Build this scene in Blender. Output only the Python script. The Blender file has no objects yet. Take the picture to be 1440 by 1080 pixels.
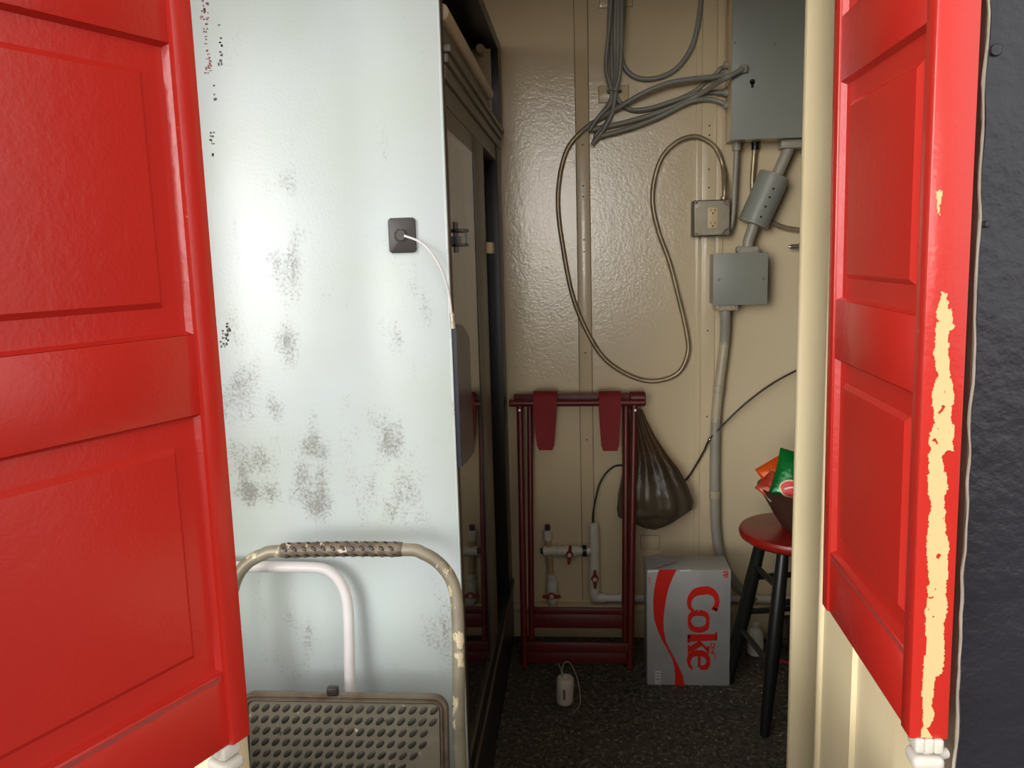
import bpy, bmesh, math, random
from mathutils import Vector, Matrix, noise
random.seed(7)
SC = bpy.context.scene; COL = SC.collection
PI = math.pi
# ------------------------------------------------------------------ camera
F = 1180.0; VX, VY = 815.0, 354.0; H = 1.4; VDX = 210.0      # focal length (px, 1440 wide), depth vanishing point, eye height
_a, _b = VX - 720, 540 - VY
_D = Vector((_a, _b, F)).normalized()
_V = (F * F + _a * VDX) / _b
_U = -Vector((VDX, -_V, F)).normalized()
_X = _U.cross(_D).normalized()
EYE = Vector((0, 0, H))
R_ = Vector((_X.x, _D.x, _U.x)); UP_ = Vector((_X.y, _D.y, _U.y)); FW_ = Vector((_X.z, _D.z, _U.z))
cam_d = bpy.data.cameras.new('camera'); cam = bpy.data.objects.new('camera', cam_d); COL.objects.link(cam)
cam_d.sensor_width = 36.0; cam_d.lens = F / 1440 * 36.0; cam_d.clip_start = 0.02
mw = Matrix.Identity(4)
for r in range(3):
    mw[r][0] = R_[r]; mw[r][1] = UP_[r]; mw[r][2] = -FW_[r]; mw[r][3] = EYE[r]
cam.matrix_world = mw
SC.camera = cam
# ------------------------------------------------------------------ light and exposure
SC.view_settings.view_transform = 'Standard'; SC.view_settings.look = 'None'
SC.view_settings.exposure = -0.10; SC.view_settings.gamma = 1.0; SC.view_settings.use_curve_mapping = False
W_ = bpy.data.worlds.new('sky'); SC.world = W_; W_.use_nodes = True
nt = W_.node_tree; nt.nodes.clear()
def N(t, kind, **kw):
    n = t.nodes.new(kind)
    for k, v in kw.items():
        if k.startswith('_'): n.inputs[int(k[1:])].default_value = v
        else: setattr(n, k, v)
    return n
def L(t, a, b): t.links.new(a, b)
SKY_BASE = 0.45; GROUND = 0.16
# bright parts of the overcast sky and the sunlit street behind the camera: direction, cos outer, cos inner, strength
LOBES = [((0.0, -1.0, 0.55), 0.25, 0.95, 0.40), ((-1.25, -1.0, 0.42), 0.62, 0.98, 4.0), ((1.1, -0.7, 0.38), 0.55, 0.98, 1.4), ((-0.46, -1.0, 0.12), 0.972, 0.994, 11.0), ((-0.02, -1.0, 0.075), 0.9968, 0.9990, 12.5), ((-0.02, -1.0, 0.0), 0.9968, 0.9990, 12.5)]
tc = N(nt, 'ShaderNodeTexCoord')
sep = N(nt, 'ShaderNodeSeparateXYZ'); L(nt, tc.outputs['Generated'], sep.inputs[0])
ramp = N(nt, 'ShaderNodeValToRGB'); ramp.color_ramp.elements[0].position = .44; ramp.color_ramp.elements[1].position = .54
mr = N(nt, 'ShaderNodeMapRange', _1=-1.0, _2=1.0); L(nt, sep.outputs['Z'], mr.inputs[0]); L(nt, mr.outputs[0], ramp.inputs[0])
g = GROUND
ramp.color_ramp.elements[0].color = (g, g * .96, g * .88, 1); ramp.color_ramp.elements[1].color = (SKY_BASE * .97, SKY_BASE, SKY_BASE * 1.03, 1)
cur = ramp.outputs[0]
for (dv, c0, c1, st_) in LOBES:
    dot = N(nt, 'ShaderNodeVectorMath', operation='DOT_PRODUCT'); L(nt, tc.outputs['Generated'], dot.inputs[0]); dot.inputs[1].default_value = Vector(dv).normalized()
    glow = N(nt, 'ShaderNodeMapRange', interpolation_type='SMOOTHSTEP', _1=c0, _2=c1, _3=0.0, _4=st_); L(nt, dot.outputs['Value'], glow.inputs[0])
    mixc = N(nt, 'ShaderNodeMix', data_type='RGBA', blend_type='ADD'); mixc.inputs[0].default_value = 1.0
    L(nt, cur, mixc.inputs[6]); cmb = N(nt, 'ShaderNodeCombineXYZ')
    for i in range(3):
        tint = N(nt, 'ShaderNodeMath', operation='MULTIPLY', _1=((1.0, .95, .87) if c0 > .99 else (1, 1, .98))[i]); L(nt, glow.outputs[0], tint.inputs[0]); L(nt, tint.outputs[0], cmb.inputs[i])
    L(nt, cmb.outputs[0], mixc.inputs[7]); cur = mixc.outputs[2]
bg = N(nt, 'ShaderNodeBackground', _1=1.0); L(nt, cur, bg.inputs[0])
wo = N(nt, 'ShaderNodeOutputWorld'); L(nt, bg.outputs[0], wo.inputs[0])
# ------------------------------------------------------------------ geometry helpers
def ray(px, py): return R_ * (px - 720) + UP_ * (540 - py) + FW_ * F
def at(px, py, x=None, y=None, z=None):
    """the point of the plane x=, y= or z= seen at that place of the photograph"""
    d = ray(px, py)
    t = (y / d.y) if y is not None else (x / d.x) if x is not None else ((z - H) / d.z)
    return EYE + d * t
def onp(px, py, p, n):
    d = ray(px, py); return EYE + d * ((p - EYE).dot(n) / d.dot(n))
WL = {}
def obj(name, bm, mats, parent=None, smooth=True, ang=40, recalc=True, base=False):
    if recalc: bmesh.ops.recalc_face_normals(bm, faces=bm.faces[:])
    vs = [v.co for v in bm.verts]
    lo = Vector([min(v[i] for v in vs) for i in range(3)]); hi = Vector([max(v[i] for v in vs) for i in range(3)])
    c = (lo + hi) / 2
    if base: c.z = lo.z
    for v in bm.verts: v.co -= c
    me = bpy.data.meshes.new(name); bm.to_mesh(me); bm.free()
    for m in (mats if isinstance(mats, (list, tuple)) else [mats]): me.materials.append(m)
    if smooth:
        me.shade_smooth(); me.set_sharp_from_angle(angle=math.radians(ang))
    o = bpy.data.objects.new(name, me); COL.objects.link(o)
    o.location = c
    if parent is not None:
        o.parent = parent; o.location = c - WL[parent.name]
    WL[o.name] = c
    return o
def thing(name, label, cat, loc, group=None):
    o = bpy.data.objects.new(name, None); COL.objects.link(o); o.location = loc; o.empty_display_size = .05
    WL[o.name] = Vector(loc); o['label'] = label; o['category'] = cat
    if group: o['group'] = group
    return o
def tag(o, label, cat, group=None):
    o['label'] = label; o['category'] = cat
    if group: o['group'] = group
    return o
def struct(name, bm, m, **k):
    o = obj(name, bm, m, **k); o['kind'] = 'structure'; return o
def B(): return bmesh.new()
def box(bm, lo, hi, bev=0.0, M=None, seg=2, mi=0):
    lo = Vector(lo); hi = Vector(hi)
    r = bmesh.ops.create_cube(bm, size=1.0)
    vs = r['verts']
    for v in vs: v.co = Vector([(lo[i] + hi[i]) / 2 + v.co[i] * (hi[i] - lo[i]) for i in range(3)])
    fs = set(f for v in vs for f in v.link_faces)
    for f in fs: f.material_index = mi
    if bev > 0:
        es = list(set(e for v in vs for e in v.link_edges))
        r2 = bmesh.ops.bevel(bm, geom=es, offset=bev, segments=seg, affect='EDGES', profile=.5)
        vs = list(set(r2['verts']) | set(v for v in vs if v.is_valid))
        for f in r2['faces']: f.material_index = mi
    if M is not None:
        for v in vs: v.co = M @ v.co
    return vs
def frames(pts):
    n = len(pts); T = []
    for i in range(n):
        t = pts[min(i + 1, n - 1)] - pts[max(i - 1, 0)]
        T.append(t.normalized() if t.length > 1e-9 else Vector((0, 0, 1)))
    u = T[0].orthogonal().normalized(); out = []
    for i in range(n):
        u = (u - T[i] * u.dot(T[i]));
        u = u.normalized() if u.length > 1e-6 else T[i].orthogonal().normalized()
        out.append((T[i], u, T[i].cross(u)))
    return out
def tube(bm, pts, r, seg=12, caps=True, mi=0, rf=None):
    pts = [Vector(p) for p in pts]; rs = r if isinstance(r, (list, tuple)) else [r] * len(pts)
    fr = frames(pts); rings = []
    for i, p in enumerate(pts):
        T, u, w = fr[i]; ring = []
        for k in range(seg):
            a = 2 * PI * k / seg
            rr = rs[i] * (rf(i, a) if rf else 1)
            ring.append(bm.verts.new(p + (u * math.cos(a) + w * math.sin(a)) * rr))
        rings.append(ring)
    for i in range(len(rings) - 1):
        for k in range(seg):
            f = bm.faces.new((rings[i][k], rings[i][(k + 1) % seg], rings[i + 1][(k + 1) % seg], rings[i + 1][k])); f.material_index = mi
    if caps:
        f = bm.faces.new(rings[0][::-1]); f.material_index = mi
        f = bm.faces.new(rings[-1]); f.material_index = mi
def spline(pts, step=.01):
    """smooth catmull-rom path through the points, resampled evenly"""
    P = [Vector(p) for p in pts]; P = [P[0] * 2 - P[1]] + P + [P[-1] * 2 - P[-2]]
    out = []
    for i in range(1, len(P) - 2):
        p0, p1, p2, p3 = P[i - 1:i + 3]; n = max(4, int((p2 - p1).length / step * 2))
        for k in range(n):
            t = k / n
            out.append(.5 * ((2 * p1) + (p2 - p0) * t + (2 * p0 - 5 * p1 + 4 * p2 - p3) * t * t + (3 * p1 - p0 - 3 * p2 + p3) * t ** 3))
    out.append(P[-2])
    res = [out[0]]; acc = 0
    for a, b in zip(out, out[1:]):
        d = (b - a).length
        while acc + d >= step:
            a = a + (b - a).normalized() * (step - acc); res.append(a.copy()); d = (b - a).length; acc = 0
        acc += d
    if (res[-1] - out[-1]).length > step * .3: res.append(out[-1])
    return res
def cyl(bm, a, b, r, seg=24, bev=0.0, r2=None, mi=0):
    a = Vector(a); b = Vector(b); d = (b - a); n = d.normalized(); r2 = r if r2 is None else r2
    if bev > 0: tube(bm, [a, a + n * 1e-5 , a + n * bev, b - n * bev, b - n * 1e-5, b], [r - bev, r - bev, r, r2, r2 - bev, r2 - bev], seg, mi=mi)
    else: tube(bm, [a, b], [r, r2], seg, mi=mi)
def prism(bm, poly, h, mi=0):
    """polygon of 3D points extruded by the vector h"""
    h = Vector(h); a = [bm.verts.new(Vector(p)) for p in poly]; b = [bm.verts.new(Vector(p) + h) for p in poly]
    n = len(poly); fs = []
    for i in range(n): fs.append(bm.faces.new((a[i], a[(i + 1) % n], b[(i + 1) % n], b[i])))
    f1 = bm.faces.new(a[::-1]); f2 = bm.faces.new(b)
    r = bmesh.ops.triangulate(bm, faces=[f1, f2])
    for f in fs + r['faces']: f.material_index = mi
def ribbon(bm, L_, Rr, h, mi=0):
    """strip between two rows of points, given a thickness h"""
    h = Vector(h); q = [[bm.verts.new(Vector(p) + o) for p in row] for o in (Vector((0, 0, 0)), h) for row in (L_, Rr)]
    a, b, c, d = q; n = len(a)
    for i in range(n - 1):
        for s in ((a[i], a[i + 1], b[i + 1], b[i]), (c[i], d[i], d[i + 1], c[i + 1]), (a[i], c[i], c[i + 1], a[i + 1]), (b[i], b[i + 1], d[i + 1], d[i])):
            f = bm.faces.new(s); f.material_index = mi
    for i in (0, n - 1):
        f = bm.faces.new((a[i], b[i], d[i], c[i])); f.material_index = mi
def lathe(bm, prof, c, seg=40, M=None, mi=0):
    c = Vector(c); rings = []
    for r, z in prof:
        rings.append([bm.verts.new(Vector((r * math.cos(2 * PI * k / seg), r * math.sin(2 * PI * k / seg), z))) for k in range(seg)])
    for a, b in zip(rings, rings[1:]):
        for k in range(seg):
            f = bm.faces.new((a[k], a[(k + 1) % seg], b[(k + 1) % seg], b[k])); f.material_index = mi
    f = bm.faces.new(rings[0][::-1]); f.material_index = mi
    f = bm.faces.new(rings[-1]); f.material_index = mi
    for ring in rings:
        for v in ring: v.co = (M @ v.co if M is not None else v.co) + c
# ------------------------------------------------------------------ materials
def lin(c): return tuple(((v / 255) / 12.92 if v <= 10 else (((v / 255) + .055) / 1.055) ** 2.4) for v in c) + (1,)
def mat(name, col, rough=.5, metal=0.0, bump=None, var=None, chips=None, spec=.5, alpha=None, trans=0.0, rvar=0.0, streak=None):
    """bump=(scale, strength, distance); var=(scale, colour, amount); chips=[(scale, threshold, colour)]"""
    m = bpy.data.materials.new(name); m.use_nodes = True; t = m.node_tree; p = t.nodes['Principled BSDF']
    c4 = lin(col); p.inputs['Base Color'].default_value = c4
    p.inputs['Roughness'].default_value = rough; p.inputs['Metallic'].default_value = metal
    p.inputs['Specular IOR Level'].default_value = spec
    if trans: p.inputs['Transmission Weight'].default_value = trans
    if alpha is not None: p.inputs['Alpha'].default_value = alpha
    co = N(t, 'ShaderNodeTexCoord').outputs['Object']
    cur = None
    def mixin(fac, c2):
        nonlocal cur
        mx = N(t, 'ShaderNodeMix', data_type='RGBA'); L(t, fac, mx.inputs[0])
        if cur is None: mx.inputs[6].default_value = c4
        else: L(t, cur, mx.inputs[6])
        mx.inputs[7].default_value = lin(c2); cur = mx.outputs[2]
    if var:
        for v in (var if isinstance(var, list) else [var]):
            nz = N(t, 'ShaderNodeTexNoise'); nz.inputs['Scale'].default_value = v[0]; nz.inputs['Detail'].default_value = 5
            mp = N(t, 'ShaderNodeMapping'); L(t, co, mp.inputs[0]); mp.inputs['Scale'].default_value = v[3] if len(v) > 3 else (1, 1, 1)
            L(t, mp.outputs[0], nz.inputs['Vector'])
            r = N(t, 'ShaderNodeMapRange', _1=.35, _2=.68, _3=0.0, _4=v[2]); L(t, nz.outputs[0], r.inputs[0]); mixin(r.outputs[0], v[1])
    for ch in (chips or []):
        nz = N(t, 'ShaderNodeTexNoise'); nz.inputs['Scale'].default_value = ch[0]; nz.inputs['Detail'].default_value = 6; nz.inputs['Roughness'].default_value = .62
        mp = N(t, 'ShaderNodeMapping'); L(t, co, mp.inputs[0]); mp.inputs['Location'].default_value = (ch[0] * .37, 3.1, 1.7)
        if len(ch) > 3: mp.inputs['Scale'].default_value = ch[3]
        L(t, mp.outputs[0], nz.inputs['Vector'])
        r = N(t, 'ShaderNodeMapRange', _1=ch[1], _2=ch[1] + .02); L(t, nz.outputs[0], r.inputs[0]); mixin(r.outputs[0], ch[2])
    if cur is not None: L(t, cur, p.inputs['Base Color'])
    if rvar:
        nz = N(t, 'ShaderNodeTexNoise'); nz.inputs['Scale'].default_value = 9; L(t, co, nz.inputs['Vector'])
        r = N(t, 'ShaderNodeMapRange', _1=.3, _2=.7, _3=max(.02, rough - rvar), _4=rough + rvar); L(t, nz.outputs[0], r.inputs[0]); L(t, r.outputs[0], p.inputs['Roughness'])
    if bump:
        last = None
        for bs in (bump if isinstance(bump, list) else [bump]):
            nz = N(t, 'ShaderNodeTexNoise'); nz.inputs['Scale'].default_value = bs[0]; nz.inputs['Detail'].default_value = 2
            L(t, co, nz.inputs['Vector'])
            bp = N(t, 'ShaderNodeBump'); bp.inputs['Strength'].default_value = bs[1]; bp.inputs['Distance'].default_value = bs[2]
            L(t, nz.outputs[0], bp.inputs['Height'])
            if last: L(t, last, bp.inputs['Normal'])
            last = bp.outputs[0]
        L(t, last, p.inputs['Normal'])
    return m
RED = (188, 42, 32)
M_red = mat('red_gloss_paint', RED, .23, bump=[(40, .16, .003), (190, .30, .0007)], var=(3, (180, 38, 30), .5), chips=[(75, .715, (226, 170, 140), (1, 1, .4)), (120, .74, (236, 200, 170))])
M_scuff = mat('greyed_red_scuff', (136, 62, 58), .5, var=(30, (170, 46, 38), .9))
M_jamb_shade = mat('shaded_jamb', (122, 106, 86), .7, bump=(60, .4, .003), var=(8, (96, 84, 68), .8))  # grey-brown tone stands in for shade on the cream reveal
M_peel = mat('old_cream_paint', (208, 174, 122), .5, bump=(120, .2, .001))
M_hinge = mat('white_painted_hinge', (200, 193, 180), .4, bump=(60, .4, .002), chips=[(50, .68, (150, 138, 120))])
M_cream = mat('cream_wall_paint', (220, 200, 163), .17, bump=[(40, .14, .0020), (115, .42, .0010)], var=(2.5, (212, 190, 152), .5), chips=[(34, .77, (90, 70, 55))])
M_seam = mat('dirty_seam', (112, 92, 68), .6, var=(40, (150, 128, 98), .9, (1, 1, .2)))
M_post = mat('cream_reveal_paint', (246, 228, 186), .35, bump=[(60, .15, .002), (220, .12, .0006)], var=(3, (230, 210, 165), .6), chips=[(60, .78, (150, 130, 95))])
M_black = mat('black_gloss_wall', (35, 33, 38), .30, bump=[(14, .35, .006), (70, .45, .003), (220, .3, .001)], chips=[(38, .75, (120, 116, 116))])
M_ceil = mat('ceiling_paint', (200, 185, 155), .6)
M_plastergrey = mat('rough_render_edge', (172, 162, 146), .7, bump=(40, .5, .004))
M_pave = mat('pavement', (84, 82, 78), .85, bump=(60, .4, .003), var=(6, (70, 68, 66), .7))
M_grey = mat('grey_enamel', (147, 147, 134), .42, bump=(120, .06, .0006), chips=[(46, .76, (200, 195, 180))], var=(6, (140, 140, 128), .6))
M_pipe = mat('grey_painted_pipe', (152, 147, 134), .38, bump=(60, .25, .0015), var=(9, (168, 160, 140), .9))
M_pipe2 = mat('patchy_painted_pipe', (196, 180, 146), .35, bump=(60, .2, .0015), var=(7, (170, 160, 138), .8))
M_cable = mat('grey_painted_cable', (150, 146, 132), .35, bump=(90, .2, .001), var=(14, (134, 134, 128), .8))
M_flex = mat('flexible_metal_conduit', (176, 156, 124), .36, metal=.5, var=(16, (132, 120, 100), .7))
M_boxdark = mat('rusty_box_metal', (84, 72, 58), .5, metal=.3, var=(30, (120, 108, 90), .8))
M_plate = mat('dull_cover_steel', (168, 156, 134), .42, metal=.35, var=(20, (146, 134, 114), .7))
M_steel = mat('worn_steel', (168, 164, 156), .35, metal=.85)
M_white = mat('white_enamel_tube', (236, 232, 230), .35, bump=(90, .1, .0005), var=(12, (220, 212, 210), .5))
M_tool = mat('paint_worn_tube', (158, 149, 128), .4, metal=.15, bump=(50, .3, .002), var=[(14, (130, 122, 102), .8)], chips=[(30, .575, (220, 205, 168), (1, 1, .5)), (60, .68, (70, 58, 46))])
M_mat = mat('dusty_step_mat', (124, 117, 98), .7, bump=(150, .3, .001), var=[(6, (92, 87, 73), .9), (18, (132, 122, 104), .6)], chips=[(52, .67, (205, 198, 180)), (40, .66, (84, 79, 66))])
M_stud = mat('dark_rubber_stud', (50, 47, 39), .5, bump=(200, .3, .0006), var=(30, (70, 66, 54), .9), chips=[(70, .74, (190, 180, 160))])
M_rim = mat('rusty_step_rim', (132, 122, 104), .42, metal=.3, bump=(80, .3, .001), var=[(18, (98, 76, 60), .9)], chips=[(60, .74, (225, 215, 190))])
M_grip = mat('dirty_grip_rubber', (128, 114, 94), .4, bump=(90, .3, .001), var=[(50, (70, 60, 50), .9)], chips=[(45, .62, (210, 196, 168))])
M_gripmark = mat('black_grip_lump', (34, 28, 25), .3, var=(60, (84, 74, 62), .7))
M_dark = mat('black_painted_metal', (30, 26, 23), .35, bump=(60, .2, .001), chips=[(60, .76, (110, 90, 70))])
M_brown = mat('dark_brown_frame', (66, 52, 42), .45, bump=(60, .15, .001), var=(9, (48, 38, 32), .8))
M_olive = mat('olive_grey_frame', (96, 90, 74), .4, bump=(60, .1, .0008), var=(8, (84, 80, 68), .7))
M_tube = mat('light_tube_cover', (176, 160, 132), .3, var=(6, (160, 142, 116), .8))
M_inner = mat('dark_cabinet_liner', (44, 41, 36), .6)
M_navy = mat('dark_blue_board', (34, 36, 52), .28, bump=[(30, .2, .002)], var=(9, (58, 56, 66), .6), chips=[(24, .68, (120, 112, 116), (1, 1, 1))])
M_blackpl = mat('black_plastic', (52, 46, 42), .42, bump=(200, .1, .0003))
M_wood = mat('dark_red_stained_wood', (108, 28, 22), .42, bump=(60, .1, .001), var=(12, (78, 22, 18), .8, (6, 6, .6)), chips=[(80, .78, (150, 90, 80))])
M_strap = mat('red_webbing', (138, 28, 32), .75, bump=(400, .4, .001))
M_pvc = mat('white_pvc', (226, 222, 208), .35, bump=(60, .1, .0008), var=(14, (206, 196, 172), .7))
M_tan = mat('aged_tan_pipe', (190, 158, 112), .45, var=(20, (160, 132, 96), .6))
M_valve = mat('red_valve_handle', (146, 52, 34), .4)
M_tubeblk = mat('black_tubing', (52, 40, 32), .4)
M_bead = mat('chrome_bead', (200, 198, 192), .15, metal=1.0)
M_card = mat('silver_carton', (176, 173, 167), .42, metal=.05, bump=(40, .05, .001), var=(7, (140, 138, 134), .6))
M_cardred = mat('carton_red_ink', (214, 34, 22), .45)
M_cardwhite = mat('carton_white_ink', (226, 222, 220), .5)
M_seat = mat('red_stool_paint', (150, 30, 20), .32, bump=(40, .12, .001), var=(10, (104, 26, 18), .9))
M_leg = mat('dark_stool_paint', (28, 26, 22), .35, bump=(60, .2, .001), var=(22, (24, 30, 24), .7), chips=[(46, .74, (150, 136, 124)), (9, .69, (110, 22, 16))])
M_bowl = mat('dark_brown_bowl', (72, 48, 36), .45, bump=(50, .2, .001), var=(22, (52, 36, 28), .8))
M_green = mat('green_foil', (16, 118, 48), .22, metal=.25, bump=(24, .6, .008), var=(9, (8, 84, 36), .8))
M_orange = mat('orange_foil', (214, 88, 24), .25, metal=.2, bump=(24, .5, .008), var=(14, (190, 40, 24), .7))
M_redfoil = mat('dull_red_foil', (160, 40, 30), .28, metal=.2, bump=(24, .5, .008), var=(14, (196, 120, 60), .6))
M_silverfoil = mat('pale_foil', (196, 186, 172), .3, metal=.3, bump=(24, .5, .006))
M_ivory = mat('ivory_plastic', (214, 186, 140), .4)
M_slot = mat('dark_slot', (14, 12, 10), .6)
M_ink = mat('faded_ink', (92, 86, 84), .6)
M_inkred = mat('faded_red_ink', (150, 92, 86), .6)
M_ceram = mat('dusty_white_weight', (206, 196, 178), .5, bump=(80, .2, .001), var=(20, (176, 164, 146), .6))
M_clear = mat('clear_tubing', (150, 138, 120), .25)
def cabinet_paint():
    """pale blue-white cabinet side with grey worn patches where the paint has rubbed away"""
    m = mat('worn_white_panel', (206, 214, 211), .25, bump=[(3.5, .16, .012), (150, .30, .0007)])
    t = m.node_tree; p = t.nodes['Principled BSDF']; co = N(t, 'ShaderNodeTexCoord').outputs['Object']
    total = None
    for (x, z, rx, rz, s) in WEAR:
        mp = N(t, 'ShaderNodeMapping', vector_type='POINT'); L(t, co, mp.inputs[0])
        mp.inputs['Location'].default_value = (-x / rx, 0, -z / rz); mp.inputs['Scale'].default_value = (1 / rx, 0, 1 / rz)
        ln = N(t, 'ShaderNodeVectorMath', operation='LENGTH'); L(t, mp.outputs[0], ln.inputs[0])
        r = N(t, 'ShaderNodeMapRange', interpolation_type='SMOOTHSTEP', _1=1.0, _2=0.1, _3=0.0, _4=s); L(t, ln.outputs['Value'], r.inputs[0])
        if total is None: total = r.outputs[0]
        else:
            ad = N(t, 'ShaderNodeMath', operation='MAXIMUM'); L(t, total, ad.inputs[0]); L(t, r.outputs[0], ad.inputs[1]); total = ad.outputs[0]
    nz = N(t, 'ShaderNodeTexNoise'); nz.inputs['Scale'].default_value = 150; nz.inputs['Detail'].default_value = 6; nz.inputs['Roughness'].default_value = .8; L(t, co, nz.inputs['Vector'])
    mp2 = N(t, 'ShaderNodeMapping'); L(t, co, mp2.inputs[0]); mp2.inputs['Scale'].default_value = (1, 1, .45)
    n2 = N(t, 'ShaderNodeTexNoise'); n2.inputs['Scale'].default_value = 22; n2.inputs['Detail'].default_value = 5; L(t, mp2.outputs[0], n2.inputs['Vector'])
    s1 = N(t, 'ShaderNodeMath', operation='MULTIPLY_ADD', _1=.62); L(t, n2.outputs[0], s1.inputs[0]); L(t, nz.outputs[0], s1.inputs[2])
    s2 = N(t, 'ShaderNodeMath', operation='MULTIPLY_ADD', _1=.27); L(t, total, s2.inputs[0]); L(t, s1.outputs[0], s2.inputs[2])
    r = N(t, 'ShaderNodeMapRange', _1=.945, _2=1.15, _3=0.0, _4=.80); L(t, s2.outputs[0], r.inputs[0])
    n3 = N(t, 'ShaderNodeTexNoise'); n3.inputs['Scale'].default_value = 4; L(t, co, n3.inputs['Vector'])
    r3 = N(t, 'ShaderNodeMapRange', _1=.35, _2=.65); L(t, n3.outputs[0], r3.inputs[0])
    b = N(t, 'ShaderNodeMix', data_type='RGBA'); L(t, r3.outputs[0], b.inputs[0]); b.inputs[6].default_value = lin((204, 214, 214)); b.inputs[7].default_value = lin((200, 210, 203))
    mx = N(t, 'ShaderNodeMix', data_type='RGBA'); L(t, r.outputs[0], mx.inputs[0]); L(t, b.outputs[2], mx.inputs[6]); mx.inputs[7].default_value = lin((126, 122, 116))
    L(t, mx.outputs[2], p.inputs['Base Color'])
    rr = N(t, 'ShaderNodeMapRange', _1=0, _2=.80, _3=.25, _4=.5); L(t, r.outputs[0], rr.inputs[0]); L(t, rr.outputs[0], p.inputs['Roughness'])
    return m
def asphalt():
    m = mat('gritty_black_floor', (92, 84, 72), .6, bump=[(80, 1.0, .006), (30, .4, .005)], var=[(62, (18, 16, 13), 1.0), (3, (66, 60, 51), .6)], chips=[(75, .585, (128, 117, 102)), (85, .64, (190, 178, 160))])
    return m
M_floor = asphalt()
M_glass = mat('cabinet_glass', (236, 240, 236), .02, trans=1.0); M_glass.node_tree.nodes['Principled BSDF'].inputs['IOR'].default_value = 1.62
M_bag = mat('dark_translucent_plastic', (92, 80, 62), .34, bump=[(22, .35, .010), (70, .2, .003)], var=(10, (70, 60, 47), .8))
def bag_mat():
    t = M_bag.node_tree; p = t.nodes['Principled BSDF']; out = t.nodes['Material Output']
    tr = N(t, 'ShaderNodeBsdfTransparent'); tr.inputs[0].default_value = (.66, .56, .44, 1)
    co = N(t, 'ShaderNodeTexCoord'); s = N(t, 'ShaderNodeSeparateXYZ'); L(t, co.outputs['Generated'], s.inputs[0])
    r = N(t, 'ShaderNodeMapRange', _1=.32, _2=.60, _3=.90, _4=.28); L(t, s.outputs['Z'], r.inputs[0])
    mx = N(t, 'ShaderNodeMixShader'); L(t, r.outputs[0], mx.inputs[0]); L(t, tr.outputs[0], mx.inputs[1]); L(t, p.outputs[0], mx.inputs[2]); L(t, mx.outputs[0], out.inputs[0])
bag_mat()
# ------------------------------------------------------------------ the setting
YW = 2.93                                   # inner face of the back wall
bm = B(); box(bm, (-1.15, YW, 0), (2.0, YW + .08, 2.5)); struct('wall_back', bm, M_cream, smooth=False)
bm = B(); box(bm, (-1.23, 1.0, 0), (-1.15, YW + .08, 2.5)); struct('wall_left', bm, M_cream, smooth=False)
bm = B(); box(bm, (2.0, 1.0, 0), (2.08, YW + .08, 2.5)); struct('wall_right', bm, M_cream, smooth=False)
bm = B(); box(bm, (-1.23, .96, 2.5), (2.08, YW + .08, 2.58)); struct('ceiling', bm, M_ceil, smooth=False)
bm = B(); box(bm, (-1.23, 1.0, -.06), (2.08, YW + .08, 0)); struct('floor', bm, M_floor, smooth=False)
bm = B(); box(bm, (-4, -5, -.06), (4, 1.0, 0)); struct('ground', bm, M_pave, smooth=False)
# black street wall right of the opening, with a rough painted edge, and the cream reveal behind it
XR = .455
LEAN = .0125                                # the old right jamb and its shutter lean slightly inwards at the top
LEAN_S = .0095
def lean(bm):
    for v in bm.verts: v.co.x -= LEAN * (v.co.z - .81)
def lumpy(bm, x0, x1, z0, z1, y, y2, nx, nz, amp):
    rows = []
    for i in range(nx + 1):
        row = []
        for k in range(nz + 1):
            x = x0 + (x1 - x0) * i / nx; z = z0 + (z1 - z0) * k / nz
            d = noise.noise(Vector((x * 9, 3.3, z * 9))) * amp + noise.noise(Vector((x * 30, 1.3, z * 30))) * amp * .5
            e = noise.noise(Vector((0, 7.7, z * 22))) * .004 if i == 0 else 0
            row.append(bm.verts.new((x + e, y + d, z)))
        rows.append(row)
    for i in range(nx):
        for k in range(nz): bm.faces.new((rows[i][k], rows[i + 1][k], rows[i + 1][k + 1], rows[i][k + 1]))
    bl = [bm.verts.new((x0 + .0, y2, z)) for z in (z0, z1)]
    edge = rows[0]
    for k in range(nz):
        a = bm.verts.new((x0, y2, z0 + (z1 - z0) * k / nz)); b = bm.verts.new((x0, y2, z0 + (z1 - z0) * (k + 1) / nz))
        bm.faces.new((edge[k], edge[k + 1], b, a))
    bm.verts.remove(bl[0]); bm.verts.remove(bl[1])
bm = B(); lumpy(bm, XR + .004, 1.4, 0, 2.5, 1.0, 1.012, 60, 160, .0028); lean(bm)
wf = struct('wall_front', bm, M_black, recalc=True)
bm = B(); box(bm, (XR + .02, 1.013, 0), (2.08, 1.08, 2.5)); box(bm, (-1.23, 1.0, 2.2), (XR + .02, 1.08, 2.5)); box(bm, (-1.23, 1.0, 0), (-1.1, 1.08, 2.2))
struct('wall_front_backing', bm, M_plastergrey, smooth=False)
for (x, y) in ((1401, 70), (1388, 315)):
    c = at(x, y, y=.998); bm = B(); cyl(bm, c + Vector((0, .004, 0)), c + Vector((0, -.0015, 0)), .0068 if y < 100 else .004, 14, .001); obj('bolt', bm, M_black, wf)
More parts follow.
